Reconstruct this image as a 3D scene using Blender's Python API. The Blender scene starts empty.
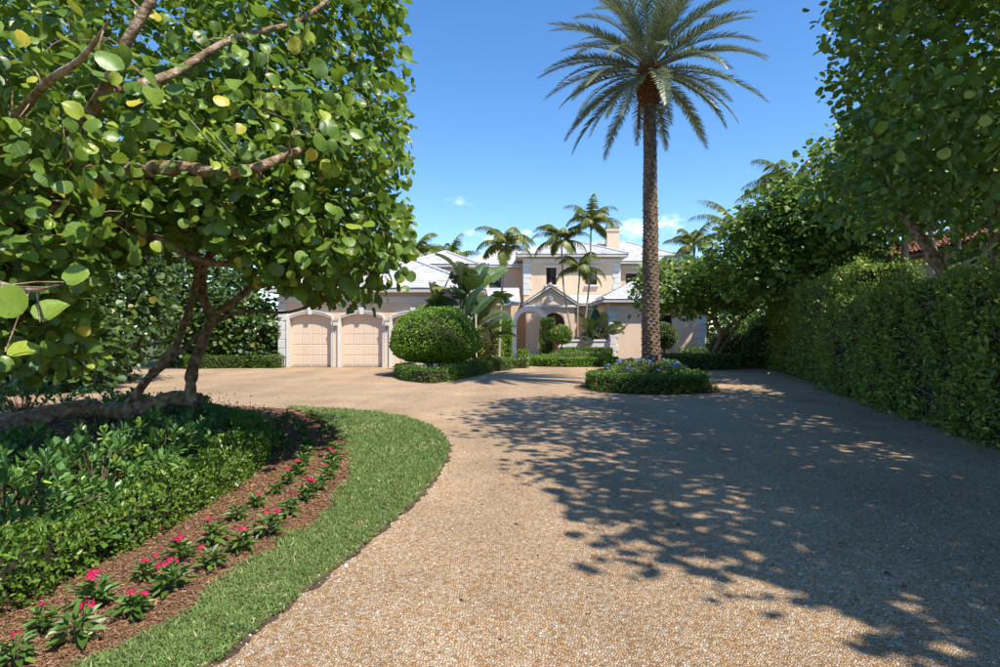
import bpy, math, random
import numpy as np
from mathutils import Vector, Matrix

# ------------------------------------------------------------------ camera, sky, sun, exposure
SC = bpy.context.scene
COL = SC.collection
F, H, HY = 600.0, 1.70, 333.5            # focal length in photo pixels, eye height, horizon row
cam = bpy.data.cameras.new('camera')
cam_o = bpy.data.objects.new('camera', cam)
COL.objects.link(cam_o)
cam.sensor_width = 36.0
cam.lens = F / 1000 * 36.0
cam.clip_start = 0.05
cam.clip_end = 3000
cam_o.location = (0, 0, H)
cam_o.rotation_euler = (math.radians(90), 0, 0)
SC.camera = cam_o

SUN = Vector((0.49, -0.47, 1.0)).normalized()      # towards the sun: right and a little behind the camera
EL = math.asin(SUN.z)
AZ = math.atan2(SUN.x, SUN.y)                       # clockwise from +Y
world = bpy.data.worlds.new('World')
SC.world = world
world.use_nodes = True
wn = world.node_tree
wn.nodes.clear()
w_out = wn.nodes.new('ShaderNodeOutputWorld')
w_bg = wn.nodes.new('ShaderNodeBackground')
w_bg.inputs['Strength'].default_value = 0.15
w_sky = wn.nodes.new('ShaderNodeTexSky')
w_sky.sky_type = 'NISHITA'
w_sky.sun_disc = False
w_sky.sun_elevation = EL
w_sky.sun_rotation = AZ
w_sky.altitude = 0
w_sky.air_density = 1.0
w_sky.dust_density = 0.15
w_sky.ozone_density = 3.5
# small fair-weather clouds low over the horizon, all the way round
w_tc = wn.nodes.new('ShaderNodeTexCoord')
w_map = wn.nodes.new('ShaderNodeMapping')
w_map.inputs['Scale'].default_value = (1, 1, 1.9)
w_map.inputs['Location'].default_value = (3.1, 0.4, 0.0)
w_n = wn.nodes.new('ShaderNodeTexNoise')
w_n.inputs['Scale'].default_value = 5.2
w_n.inputs['Detail'].default_value = 7
w_n.inputs['Roughness'].default_value = 0.56
w_r = wn.nodes.new('ShaderNodeMapRange')
w_r.interpolation_type = 'SMOOTHSTEP'
w_r.inputs[1].default_value = 0.590
w_r.inputs[2].default_value = 0.70
w_sep = wn.nodes.new('ShaderNodeSeparateXYZ')
w_band = wn.nodes.new('ShaderNodeMapRange')
w_band.interpolation_type = 'SMOOTHSTEP'
w_band.inputs[1].default_value = 0.30
w_band.inputs[2].default_value = 0.13
w_mul = wn.nodes.new('ShaderNodeMath'); w_mul.operation = 'MULTIPLY'
w_mix = wn.nodes.new('ShaderNodeMixRGB')
w_mix.inputs[2].default_value = (7.6, 7.9, 8.4, 1)
w_sat = wn.nodes.new('ShaderNodeHueSaturation')
w_sat.inputs['Saturation'].default_value = 1.22
w_sat.inputs['Hue'].default_value = 0.502
w_sat.inputs['Value'].default_value = 0.88
L = wn.links.new
L(w_tc.outputs['Generated'], w_map.inputs['Vector'])
L(w_map.outputs['Vector'], w_n.inputs['Vector'])
L(w_n.outputs['Fac'], w_r.inputs[0])
L(w_tc.outputs['Generated'], w_sep.inputs[0])
L(w_sep.outputs['Z'], w_band.inputs[0])
L(w_r.outputs[0], w_mul.inputs[0])
L(w_band.outputs[0], w_mul.inputs[1])
L(w_sky.outputs['Color'], w_sat.inputs['Color'])
L(w_sat.outputs['Color'], w_mix.inputs[1])
L(w_mul.outputs[0], w_mix.inputs[0])
L(w_mix.outputs[0], w_bg.inputs['Color'])
L(w_bg.outputs[0], w_out.inputs['Surface'])

sun = bpy.data.lights.new('sun', 'SUN')
sun.energy = 4.0
sun.angle = math.radians(0.53)
sun.color = (1.0, 0.935, 0.83)
sun_o = bpy.data.objects.new('sun', sun)
COL.objects.link(sun_o)
sun_o.rotation_euler = SUN.to_track_quat('Z', 'Y').to_euler()
sun_o.location = SUN * 60

SC.view_settings.view_transform = 'Standard'
SC.view_settings.look = 'None'
SC.view_settings.gamma = 1
SC.view_settings.use_curve_mapping = False
SC.view_settings.exposure = 0.84
SC.cycles.use_denoising = True
SC.cycles.max_bounces = 7
SC.cycles.transparent_max_bounces = 8
SC.cycles.caustics_reflective = False
SC.cycles.caustics_refractive = False

# ------------------------------------------------------------------ helpers
rng = np.random.default_rng(11)
random.seed(5)

def G(px, py, z=0.0):
    Y = (H - z) * F / (py - HY)
    return np.array(((px - 500) / F * Y, Y, z))

def P(px, py, Y):
    return np.array(((px - 500) / F * Y, Y, H + (HY - py) / F * Y))

def new_mesh(name, V, faces, mat, rnd=None, smooth=False):
    """V (n,3); faces: list of int arrays (m,k); rnd (n,3) point attribute 'lf'"""
    me = bpy.data.meshes.new(name)
    V = np.asarray(V, dtype=np.float32)
    me.vertices.add(len(V))
    me.vertices.foreach_set('co', V.ravel())
    faces = [np.asarray(f, dtype=np.int32) for f in faces if len(f)]
    loops = np.concatenate([f.ravel() for f in faces])
    tot = np.concatenate([np.full(len(f), f.shape[1], dtype=np.int32) for f in faces])
    start = np.concatenate([[0], np.cumsum(tot)[:-1]]).astype(np.int32)
    me.loops.add(len(loops))
    me.loops.foreach_set('vertex_index', loops)
    me.polygons.add(len(tot))
    me.polygons.foreach_set('loop_start', start)
    me.polygons.foreach_set('loop_total', tot)
    me.polygons.foreach_set('use_smooth', np.full(len(tot), bool(smooth)))
    if rnd is not None:
        at = me.attributes.new('lf', 'FLOAT_VECTOR', 'POINT')
        at.data.foreach_set('vector', np.asarray(rnd, dtype=np.float32).ravel())
    me.update(calc_edges=True)
    me.validate()
    for m in (mat if isinstance(mat, (list, tuple)) else [mat]):
        me.materials.append(m)
    return me

def link(name, data, parent=None, loc=None):
    o = bpy.data.objects.new(name, data)
    COL.objects.link(o)
    if parent is not None:
        o.parent = parent
        if parent.type == 'EMPTY' and loc is None:
            o.location = -Vector(parent.location)       # meshes are in world coordinates
    if loc is not None:
        o.location = loc
    return o

def tag(o, label=None, cat=None, group=None, kind=None):
    if label: o['label'] = label
    if cat: o['category'] = cat
    if group: o['group'] = group
    if kind: o['kind'] = kind
    return o

def thing(name, label, cat, loc, group=None):
    o = bpy.data.objects.new(name, None)
    COL.objects.link(o)
    o.empty_display_size = 0.2
    o.location = [float(v) for v in loc]
    return tag(o, label, cat, group)

class MB:
    """collects simple solids into one mesh"""
    def __init__(s): s.v = []; s.f = {}; s.n = 0
    def add(s, V, faces):
        for f in faces:
            s.f.setdefault(len(f), []).append([i + s.n for i in f])
        s.v += [tuple(map(float, p)) for p in V]; s.n += len(V)
        return s
    def box(s, x0, x1, y0, y1, z0, z1):
        V = [(x0,y0,z0),(x1,y0,z0),(x1,y1,z0),(x0,y1,z0),(x0,y0,z1),(x1,y0,z1),(x1,y1,z1),(x0,y1,z1)]
        return s.add(V, [(0,3,2,1),(4,5,6,7),(0,1,5,4),(1,2,6,5),(2,3,7,6),(3,0,4,7)])
    def bbox(s, x0, x1, y0, y1, z0, z1, b=0.02):
        """box with a chamfered front (-Y) edge"""
        V = [(x0,y0+b,z0),(x1,y0+b,z0),(x1,y1,z0),(x0,y1,z0),(x0,y0+b,z1),(x1,y0+b,z1),(x1,y1,z1),(x0,y1,z1),
             (x0+b,y0,z0+b),(x1-b,y0,z0+b),(x1-b,y0,z1-b),(x0+b,y0,z1-b)]
        return s.add(V, [(0,3,2,1),(4,5,6,7),(1,2,6,5),(2,3,7,6),(3,0,4,7),(8,9,10,11),(0,1,9,8),(1,5,10,9),(5,4,11,10),(4,0,8,11)])
    def prism(s, poly, y0, y1):
        """polygon in XZ extruded along Y"""
        n = len(poly)
        V = [(x, y0, z) for x, z in poly] + [(x, y1, z) for x, z in poly]
        return s.add(V, [tuple(range(n)), tuple(range(2*n-1, n-1, -1))] + [(i, i+n, (i+1) % n + n, (i+1) % n) for i in range(n)])
    def zprism(s, poly, z0, z1):
        n = len(poly)
        V = [(x, y, z0) for x, y in poly] + [(x, y, z1) for x, y in poly]
        return s.add(V, [tuple(range(n-1, -1, -1)), tuple(range(n, 2*n))] + [(i, (i+1) % n, (i+1) % n + n, i+n) for i in range(n)])
    def tube(s, pts, rad, k=8, cap=True):
        V, Fq = tube_arrays(np.array(pts, float), np.array(rad, float) if np.ndim(rad) else np.full(len(pts), float(rad)), k)
        base = [list(f) for f in Fq]
        s.add(V, base)
        if cap:
            m = len(pts)
            s.f.setdefault(k, []).append([s.n - m*k + i for i in range(k-1, -1, -1)])
            s.f.setdefault(k, []).append([s.n - k + i for i in range(k)])
        return s
    def mesh(s, name, mat, smooth=False):
        return new_mesh(name, np.array(s.v), [np.array(q) for q in s.f.values()], mat, smooth=smooth)
    def build(s, name, mat, parent=None, smooth=False):
        return link(name, s.mesh(name, mat, smooth), parent)

def tube_arrays(pts, rad, k):
    m = len(pts)
    T = np.gradient(pts, axis=0)
    T /= np.linalg.norm(T, axis=1)[:, None] + 1e-9
    ref = np.array((0.0, 0.0, 1.0)) if abs(T[0, 2]) < 0.9 else np.array((1.0, 0.0, 0.0))
    A = np.cross(T, ref); A /= np.linalg.norm(A, axis=1)[:, None] + 1e-9
    for i in range(1, m):
        if np.dot(A[i], A[i-1]) < 0: A[i] = -A[i]
    B = np.cross(T, A)
    th = np.arange(k) * 2 * np.pi / k
    V = pts[:, None, :] + rad[:, None, None] * (np.cos(th)[None, :, None] * A[:, None, :] + np.sin(th)[None, :, None] * B[:, None, :])
    i = np.arange(m - 1)[:, None] * k
    j = np.arange(k)[None, :]
    j2 = (j + 1) % k
    Fq = np.stack([i + j, i + j2, i + k + j2, i + k + j], axis=-1).reshape(-1, 4)
    return V.reshape(-1, 3), Fq

def join_arrays(parts):
    V, Fs, n = [], {}, 0
    R = []
    for p in parts:
        v, fl = p[0], p[1]
        V.append(v)
        R.append(p[2] if len(p) > 2 else np.zeros((len(v), 3)))
        for f in fl: Fs.setdefault(f.shape[1], []).append(f + n)
        n += len(v)
    return np.concatenate(V), [np.concatenate(x) for x in Fs.values()], np.concatenate(R)

def unit(a): return a / (np.linalg.norm(a, axis=-1, keepdims=True) + 1e-9)

# leaf templates: axis +Y from 0 to 1, face normal +Z
def leaf_hex(w=0.5, fold=0.10, droop=0.12):
    V = np.array([(0,0,0),(w/2,.36,fold),(w*.40,.72,fold*.8-droop*.5),(0,1,-droop),(-w*.40,.72,fold*.8-droop*.5),(-w/2,.36,fold)])
    return V, [np.array([(0,1,2,3),(0,3,4,5)])]
def leaf_blade(w=0.08, droop=0.25):
    V = np.array([(-w/2,0,0),(w/2,0,0),(w*.42,.55,-droop*.25),(-w*.42,.55,-droop*.25),(0,1,-droop)])
    return V, [np.array([(0,1,2,3)]), np.array([(3,2,4)])]
def leaf_tri(w=0.5, droop=0.1):
    V = np.array([(0,0,0),(w/2,.5,0.06),(0,1,-droop),(-w/2,.5,0.06)])
    return V, [np.array([(0,1,2,3)])]
def leaf_round(fold=0.10, cup=0.12, n=4, wave=0.0, ph=0.0):
    """sea-grape leaf, nearly circular with a notched base"""
    t = np.linspace(0, 1, n + 1)
    mid = np.stack([0*t, 0.06 + 0.94*t, -cup*(t**2)], 1)
    V = [mid]
    for sgn in (1, -1):
        a = np.linspace(0.10*np.pi, 0.985*np.pi, n + 1)
        x = np.sin(a)*0.54
        y = 0.5 - np.cos(a)*0.51
        z = fold*x/0.5 - cup*(y**2) + wave*np.sin(a*3 + ph + sgn)
        out = np.stack([sgn*x, y, z], 1)
        half = (out + mid)*0.5; half[:, 2] += 0.02
        V += [half, out]
    V = np.concatenate(V)
    m = n + 1
    Fq = []
    for s in (0, 1):
        h0, o0 = m*(1 + 2*s), m*(2 + 2*s)
        for i in range(n):
            for a, b in ((0, h0), (h0, o0)):
                q = (a+i, b+i, b+i+1, a+i+1)
                Fq.append(q if s == 0 else q[::-1])
    return V, [np.array(Fq)]
def leaf_round_low(fold=0.08, cup=0.12):
    V = np.array([(0,.04,0),(.38,.08,fold*.6),(.54,.48,fold-cup*.2),(.36,.88,fold*.6-cup*.7),(0,1,-cup),(-.36,.88,fold*.6-cup*.7),(-.54,.48,fold-cup*.2),(-.38,.08,fold*.6)])
    return V, [np.array([(0,1,2,3),(0,7,6,5)][:1] + [(0,3,4,5)] + [(0,5,6,7)])]

def scatter(tmpl, Pos, D, Nrm, S, rnd):
    """instances of a leaf template -> (V, faces, attr)"""
    TV, TF = tmpl
    D = unit(D)
    Z = unit(Nrm - (Nrm*D).sum(1, keepdims=True)*D)
    X = np.cross(D, Z)
    S = np.broadcast_to(np.asarray(S, float), (len(Pos),))
    V = Pos[:, None, :] + S[:, None, None]*(TV[None, :, 0:1]*X[:, None, :] + TV[None, :, 1:2]*D[:, None, :] + TV[None, :, 2:3]*Z[:, None, :])
    n, k = len(Pos), len(TV)
    off = (np.arange(n)*k)[:, None, None]
    Fs = [(f[None] + off).reshape(-1, f.shape[1]) for f in TF]
    R = np.empty((n, k, 3))
    R[:, :, 0] = TV[None, :, 0]; R[:, :, 1] = TV[None, :, 1]
    R[:, :, 2] = np.asarray(rnd)[:, None]
    return V.reshape(-1, 3), Fs, R.reshape(-1, 3)

def rand_unit(n):
    return unit(rng.normal(size=(n, 3)))

def wob(Pn, sc=1.0, seed=0):
    """cheap smooth noise in -1..1 at points"""
    r = np.random.default_rng(seed)
    o = np.zeros(len(Pn))
    for k in range(6):
        d = r.normal(size=3)*sc*(0.7 + 0.45*k)
        o += np.sin(Pn @ d + r.uniform(0, 6.28))/(1 + 0.5*k)
    return o/2.2

def inpoly(poly, x, y):
    poly = np.asarray(poly)
    ins = np.zeros(len(x), bool)
    j = len(poly) - 1
    for i in range(len(poly)):
        xi, yi = poly[i][:2]; xj, yj = poly[j][:2]
        c = ((yi > y) != (yj > y)) & (x < (xj - xi)*(y - yi)/(yj - yi + 1e-12) + xi)
        ins ^= c
        j = i
    return ins

def smooth_path(pts, n=None, closed=False):
    """Catmull-Rom"""
    p = np.asarray(pts, float)
    if closed: p = np.concatenate([p[-1:], p, p[:2]])
    else: p = np.concatenate([2*p[:1]-p[1:2], p, 2*p[-1:]-p[-2:-1]])
    out = []
    k = n or 6
    for i in range(1, len(p) - 2):
        for t in np.linspace(0, 1, k, endpoint=False):
            a, b, c, d = p[i-1], p[i], p[i+1], p[i+2]
            out.append(0.5*((2*b) + (-a+c)*t + (2*a-5*b+4*c-d)*t*t + (-a+3*b-3*c+d)*t**3))
    if not closed: out.append(p[-2])
    return np.array(out)

# ------------------------------------------------------------------ materials
def base_mat(name):
    m = bpy.data.materials.new(name)
    m.use_nodes = True
    nt = m.node_tree
    b = nt.nodes['Principled BSDF']
    return m, nt, b

def ramp(nt, stops, interp='LINEAR'):
    r = nt.nodes.new('ShaderNodeValToRGB')
    e = r.color_ramp.elements
    while len(e) < len(stops): e.new(0.5)
    for i, (p, c) in enumerate(stops):
        e[i].position = p; e[i].color = (*c, 1)
    r.color_ramp.interpolation = interp
    return r

def leaf_mat(name, stops, rough=0.42, trans=0.30, tcol=(0.30, 0.42, 0.04), spec=0.5, veins=None, gain=(1.75, 1.42, 1.25)):
    m, nt, b = base_mat(name)
    a = nt.nodes.new('ShaderNodeAttribute'); a.attribute_name = 'lf'
    sp = nt.nodes.new('ShaderNodeSeparateXYZ')
    nt.links.new(a.outputs['Vector'], sp.inputs[0])
    r = ramp(nt, [(p_, tuple(min(.9, q*g_) for q, g_ in zip(c_, gain))) for p_, c_ in stops])
    nt.links.new(sp.outputs['Z'], r.inputs[0])
    colour = r.outputs[0]
    # slightly mottled
    tc = nt.nodes.new('ShaderNodeTexCoord')
    no = nt.nodes.new('ShaderNodeTexNoise'); no.inputs['Scale'].default_value = 9
    nt.links.new(tc.outputs['Object'], no.inputs['Vector'])
    hs = nt.nodes.new('ShaderNodeHueSaturation')
    mr = nt.nodes.new('ShaderNodeMapRange'); mr.inputs[1].default_value = .3; mr.inputs[2].default_value = .7
    mr.inputs[3].default_value = .78; mr.inputs[4].default_value = 1.2
    nt.links.new(no.outputs['Fac'], mr.inputs[0])
    nt.links.new(mr.outputs[0], hs.inputs['Value'])
    nt.links.new(colour, hs.inputs['Color'])
    colour = hs.outputs[0]
    if veins:
        ab = nt.nodes.new('ShaderNodeMath'); ab.operation = 'ABSOLUTE'
        nt.links.new(sp.outputs['X'], ab.inputs[0])
        # midrib
        m1 = nt.nodes.new('ShaderNodeMapRange'); m1.inputs[1].default_value = .012; m1.inputs[2].default_value = .03
        m1.inputs[3].default_value = 1; m1.inputs[4].default_value = 0
        nt.links.new(ab.outputs[0], m1.inputs[0])
        # side veins: y - 0.55|x| repeated
        k = nt.nodes.new('ShaderNodeMath'); k.operation = 'MULTIPLY_ADD'; k.inputs[1].default_value = -0.6
        nt.links.new(ab.outputs[0], k.inputs[0]); nt.links.new(sp.outputs['Y'], k.inputs[2])
        fr = nt.nodes.new('ShaderNodeMath'); fr.operation = 'PINGPONG'; fr.inputs[1].default_value = 0.085
        nt.links.new(k.outputs[0], fr.inputs[0])
        m2 = nt.nodes.new('ShaderNodeMapRange'); m2.inputs[1].default_value = .004; m2.inputs[2].default_value = .014
        m2.inputs[3].default_value = .55; m2.inputs[4].default_value = 0
        nt.links.new(fr.outputs[0], m2.inputs[0])
        mx = nt.nodes.new('ShaderNodeMath'); mx.operation = 'MAXIMUM'
        nt.links.new(m1.outputs[0], mx.inputs[0]); nt.links.new(m2.outputs[0], mx.inputs[1])
        mc = nt.nodes.new('ShaderNodeMixRGB'); mc.inputs[2].default_value = (*veins, 1)
        ml = nt.nodes.new('ShaderNodeMath'); ml.operation = 'MULTIPLY'; ml.inputs[1].default_value = 0.42
        nt.links.new(mx.outputs[0], ml.inputs[0])
        nt.links.new(ml.outputs[0], mc.inputs[0]); nt.links.new(colour, mc.inputs[1])
        colour = mc.outputs[0]
        ns = nt.nodes.new('ShaderNodeTexNoise'); ns.inputs['Scale'].default_value = 7; ns.inputs['Detail'].default_value = 3
        nt.links.new(a.outputs['Vector'], ns.inputs['Vector'])
        n2 = nt.nodes.new('ShaderNodeMapRange'); n2.inputs[1].default_value = .66; n2.inputs[2].default_value = .74; n2.inputs[4].default_value = .6
        nt.links.new(ns.outputs['Fac'], n2.inputs[0])
        m3 = nt.nodes.new('ShaderNodeMixRGB'); m3.inputs[2].default_value = (.16, .09, .03, 1)
        nt.links.new(n2.outputs[0], m3.inputs[0]); nt.links.new(colour, m3.inputs[1])
        colour = m3.outputs[0]
    nt.links.new(colour, b.inputs['Base Color'])
    b.inputs['Roughness'].default_value = rough
    b.inputs['Specular IOR Level'].default_value = spec
    t = nt.nodes.new('ShaderNodeBsdfTranslucent')
    tm = nt.nodes.new('ShaderNodeMixRGB'); tm.blend_type = 'MIX'; tm.inputs[0].default_value = 0.55
    tm.inputs[2].default_value = (*tcol, 1)
    nt.links.new(colour, tm.inputs[1]); nt.links.new(tm.outputs[0], t.inputs['Color'])
    mix = nt.nodes.new('ShaderNodeMixShader'); mix.inputs[0].default_value = trans
    nt.links.new(b.outputs[0], mix.inputs[1]); nt.links.new(t.outputs[0], mix.inputs[2])
    nt.links.new(mix.outputs[0], nt.nodes['Material Output'].inputs[0])
    return m

def noise_mat(name, stops, scale=6, rough=0.85, bump=0.0, bscale=None, detail=6, spec=0.3, dist=0.02, metal=0, stretch=None):
    m, nt, b = base_mat(name)
    tc = nt.nodes.new('ShaderNodeTexCoord')
    vec = tc.outputs['Object']
    if stretch:
        mp = nt.nodes.new('ShaderNodeMapping'); mp.inputs['Scale'].default_value = stretch
        nt.links.new(vec, mp.inputs[0]); vec = mp.outputs[0]
    n = nt.nodes.new('ShaderNodeTexNoise'); n.inputs['Scale'].default_value = scale; n.inputs['Detail'].default_value = detail
    nt.links.new(vec, n.inputs['Vector'])
    r = ramp(nt, stops)
    nt.links.new(n.outputs['Fac'], r.inputs[0])
    nt.links.new(r.outputs[0], b.inputs['Base Color'])
    b.inputs['Roughness'].default_value = rough
    b.inputs['Specular IOR Level'].default_value = spec
    b.inputs['Metallic'].default_value = metal
    if bump:
        n2 = nt.nodes.new('ShaderNodeTexNoise'); n2.inputs['Scale'].default_value = bscale or scale*5; n2.inputs['Detail'].default_value = 5
        nt.links.new(vec, n2.inputs['Vector'])
        bp = nt.nodes.new('ShaderNodeBump'); bp.inputs['Strength'].default_value = bump; bp.inputs['Distance'].default_value = dist
        nt.links.new(n2.outputs['Fac'], bp.inputs['Height'])
        nt.links.new(bp.outputs[0], b.inputs['Normal'])
    return m

def attr_mat(name, stops, rough=0.8, spec=0.2, trans=0.0, grime=0.0):
    """colour picked per piece from attribute lf.z"""
    m, nt, b = base_mat(name)
    a = nt.nodes.new('ShaderNodeAttribute'); a.attribute_name = 'lf'
    sp = nt.nodes.new('ShaderNodeSeparateXYZ'); nt.links.new(a.outputs['Vector'], sp.inputs[0])
    r = ramp(nt, stops); nt.links.new(sp.outputs['Z'], r.inputs[0])
    if grime:
        tc = nt.nodes.new('ShaderNodeTexCoord')
        n = nt.nodes.new('ShaderNodeTexNoise'); n.inputs['Scale'].default_value = .9; n.inputs['Detail'].default_value = 8; n.inputs['Roughness'].default_value = .65
        nt.links.new(tc.outputs['Object'], n.inputs['Vector'])
        mr = nt.nodes.new('ShaderNodeMapRange'); mr.inputs[1].default_value = .42; mr.inputs[2].default_value = .68; mr.inputs[3].default_value = 0; mr.inputs[4].default_value = grime
        nt.links.new(n.outputs['Fac'], mr.inputs[0])
        mx = nt.nodes.new('ShaderNodeMixRGB'); mx.inputs[2].default_value = (.20, .19, .165, 1)
        nt.links.new(mr.outputs[0], mx.inputs[0]); nt.links.new(r.outputs[0], mx.inputs[1])
        r = mx
    nt.links.new(r.outputs[0], b.inputs['Base Color'])
    b.inputs['Roughness'].default_value = rough
    b.inputs['Specular IOR Level'].default_value = spec
    if trans:
        t = nt.nodes.new('ShaderNodeBsdfTranslucent'); nt.links.new(r.outputs[0], t.inputs['Color'])
        mix = nt.nodes.new('ShaderNodeMixShader'); mix.inputs[0].default_value = trans
        nt.links.new(b.outputs[0], mix.inputs[1]); nt.links.new(t.outputs[0], mix.inputs[2])
        nt.links.new(mix.outputs[0], nt.nodes['Material Output'].inputs[0])
    return m

M = {}
M['stucco'] = noise_mat('peach_stucco', [(.25, (.64,.475,.335)), (.5, (.70,.535,.385)), (.75, (.74,.575,.42))], 1.0, .9, .25, 60, dist=.006, stretch=(1.2, 1.2, .35))
M['trim'] = noise_mat('white_trim', [(.3, (.60,.59,.57)), (.8, (.70,.69,.67))], 1.5, .75, .1, 50, dist=.004)
M['door'] = noise_mat('peach_door_paint', [(.3, (.68,.54,.415)), (.7, (.73,.59,.455))], .8, .5, 0)
M['rooftile'] = attr_mat('white_roof_tile', [(0, (.42,.41,.385)), (.5, (.555,.545,.515)), (1, (.63,.62,.59))], .8, .25, grime=.34)
M['roofcap'] = noise_mat('white_roof_mortar', [(.3, (.48,.48,.47)), (.8, (.60,.60,.59))], 3, .85, .2, 30)
M['fascia'] = noise_mat('grey_eave_board', [(.3, (.42,.42,.42)), (.8, (.55,.55,.55))], 2, .7)
M['soffit'] = noise_mat('cream_soffit', [(.3, (.62,.52,.42)), (.8, (.70,.60,.50))], 2, .8)
M['wood'] = noise_mat('dark_red_wood', [(.3, (.065,.022,.014)), (.7, (.13,.045,.028))], 5, .4, .1, 40, stretch=(6, 6, .6))
M['stone'] = noise_mat('pale_coral_stone', [(.3, (.52,.43,.34)), (.7, (.66,.56,.45))], 3, .85, .3, 40)
M['copper'] = noise_mat('green_patina_metal', [(.3, (.07,.13,.10)), (.7, (.13,.21,.16))], 4, .55)
M['brass'] = noise_mat('aged_lantern_metal', [(.3, (.30,.25,.16)), (.7, (.45,.38,.26))], 8, .5, metal=.5)
m, nt, b = base_mat('window_glass')
b.inputs['Base Color'].default_value = (.012, .016, .02, 1); b.inputs['Roughness'].default_value = .04; b.inputs['Specular IOR Level'].default_value = .8
M['glass'] = m
m, nt, b = base_mat('lamp_glass')
b.inputs['Base Color'].default_value = (.6, .57, .48, 1); b.inputs['Roughness'].default_value = .15
M['lampglass'] = m
M['clay'] = attr_mat('red_clay_tile', [(0, (.20,.065,.04)), (1, (.38,.15,.09))], .8)
M['cream'] = noise_mat('cream_stucco', [(.3, (.62,.50,.30)), (.7, (.70,.58,.36))], 1, .9, .2, 50)

# bark
M['bark'] = noise_mat('pale_sea_grape_bark', [(.30, (.10,.06,.036)), (.46, (.24,.155,.095)), (.58, (.36,.26,.175)), (.72, (.54,.44,.34))], 11, .88, .9, 34, dist=.035, detail=9)
M['barkd'] = noise_mat('brown_bark', [(.3, (.07,.045,.03)), (.7, (.18,.12,.08))], 8, .9, .5, 30, dist=.02)
M['palmbark'] = noise_mat('date_palm_bark', [(.25, (.065,.042,.028)), (.5, (.155,.105,.072)), (.78, (.29,.22,.16))], 9, .92, .6, 40, dist=.015)
M['palmboss'] = noise_mat('rusty_palm_boss', [(.3, (.10,.035,.014)), (.6, (.22,.085,.03)), (.8, (.30,.16,.06))], 10, .9, .5, 40)
M['greytrunk'] = noise_mat('ringed_grey_trunk', [(.3, (.23,.21,.18)), (.7, (.40,.37,.32))], 6, .85, .3, 30, stretch=(1, 1, 4))
M['twigs'] = noise_mat('dark_core_twigs', [(.3, (.016,.018,.009)), (.7, (.05,.042,.025))], 14, .95, .6, 30)  # solid hedge cores: shade among the inner twigs is put into this colour
M['stemgreen'] = noise_mat('green_stem', [(.3, (.07,.12,.03)), (.7, (.13,.19,.06))], 10, .6)

# foliage (ramps over a per-leaf random number)
M['seagrape'] = leaf_mat('sea_grape_leaf', [(0, (.020,.060,.012)), (.35, (.038,.105,.018)), (.72, (.075,.165,.026)), (.90, (.15,.24,.035)), (.965, (.26,.28,.05)), (1, (.34,.13,.04))],
                         .40, .30, (.30,.48,.04), .5, veins=(.34,.36,.14), gain=(2.7, 1.85, 1.25))
M['seagrape_far'] = leaf_mat('sea_grape_leaf_far', [(0, (.018,.050,.010)), (.4, (.034,.085,.015)), (.8, (.065,.13,.022)), (.96, (.13,.19,.03)), (1, (.25,.14,.04))],
                         .42, .30, (.32,.46,.06), .5, gain=(3.0, 2.3, 1.7))
M['hedge'] = leaf_mat('dark_hedge_leaf', [(0, (.015,.050,.010)), (.5, (.034,.092,.016)), (.9, (.075,.15,.024)), (1, (.16,.20,.035))], .42, .28, (.28,.42,.06), gain=(2.7, 2.1, 1.7))
M['hedge_tall'] = leaf_mat('shade_lifted_hedge_leaf', [(0, (.016,.046,.010)), (.5, (.036,.086,.016)), (.9, (.075,.14,.024)), (1, (.17,.19,.04))], .45, .32, (.34,.42,.06), gain=(5.6, 3.5, 2.6))  # hedge leaf lightened in colour to lift the shade the tall hedge stands in
M['thicket'] = leaf_mat('sea_grape_leaf_shaded', [(0, (.018,.050,.010)), (.4, (.034,.085,.015)), (.8, (.065,.13,.022)), (.96, (.13,.19,.03)), (1, (.25,.14,.04))], .42, .22, (.2,.34,.04), .5, gain=(1.5, 1.2, 1.1))  # far sea grape leaf darkened; background shade is put into the colour
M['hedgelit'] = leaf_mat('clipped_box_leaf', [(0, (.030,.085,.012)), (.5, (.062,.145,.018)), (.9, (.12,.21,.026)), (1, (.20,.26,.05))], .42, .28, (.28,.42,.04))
M['bush'] = leaf_mat('bright_clipped_leaf', [(0, (.050,.14,.010)), (.5, (.095,.235,.015)), (1, (.17,.33,.025))], .42, .30, (.3,.5,.03))
M['pitto'] = leaf_mat('glossy_shrub_leaf', [(0, (.022,.075,.018)), (.5, (.045,.125,.028)), (.9, (.085,.185,.036)), (1, (.16,.27,.04))], .40, .22, (.24,.40,.06), .5, gain=(2.2, 1.75, 1.7))
M['pentas_leaf'] = leaf_mat('pentas_leaf', [(0, (.030,.090,.016)), (.6, (.060,.145,.025)), (1, (.11,.21,.04))], .45, .25, (.26,.4,.05))
M['grass'] = leaf_mat('lawn_blade', [(0, (.075,.13,.030)), (.5, (.125,.195,.048)), (.86, (.19,.255,.075)), (1, (.38,.34,.17))], .5, .3, (.3,.42,.08), .3, gain=(1.30, 1.30, 1.35))
M['datefrond'] = leaf_mat('date_palm_leaflet', [(0, (.060,.082,.040)), (.5, (.115,.135,.070)), (.9, (.18,.19,.105)), (1, (.26,.22,.11))], .38, .18, (.26,.30,.10), .6, gain=(1.4, 1.42, 1.5))
M['feather'] = leaf_mat('feather_palm_leaflet', [(0, (.045,.075,.014)), (.5, (.085,.13,.022)), (.88, (.17,.20,.035)), (1, (.34,.26,.05))], .42, .28, (.32,.36,.04))
M['strel'] = leaf_mat('paddle_leaf', [(0, (.016,.042,.018)), (.5, (.030,.068,.024)), (.9, (.060,.115,.03)), (1, (.22,.16,.05))], .33, .14, (.2,.32,.05), .6)
M['ground_cover'] = leaf_mat('ground_cover_leaf', [(0, (.05,.12,.02)), (.5, (.10,.20,.03)), (1, (.18,.29,.04))], .45, .3, (.3,.45,.05))
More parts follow.
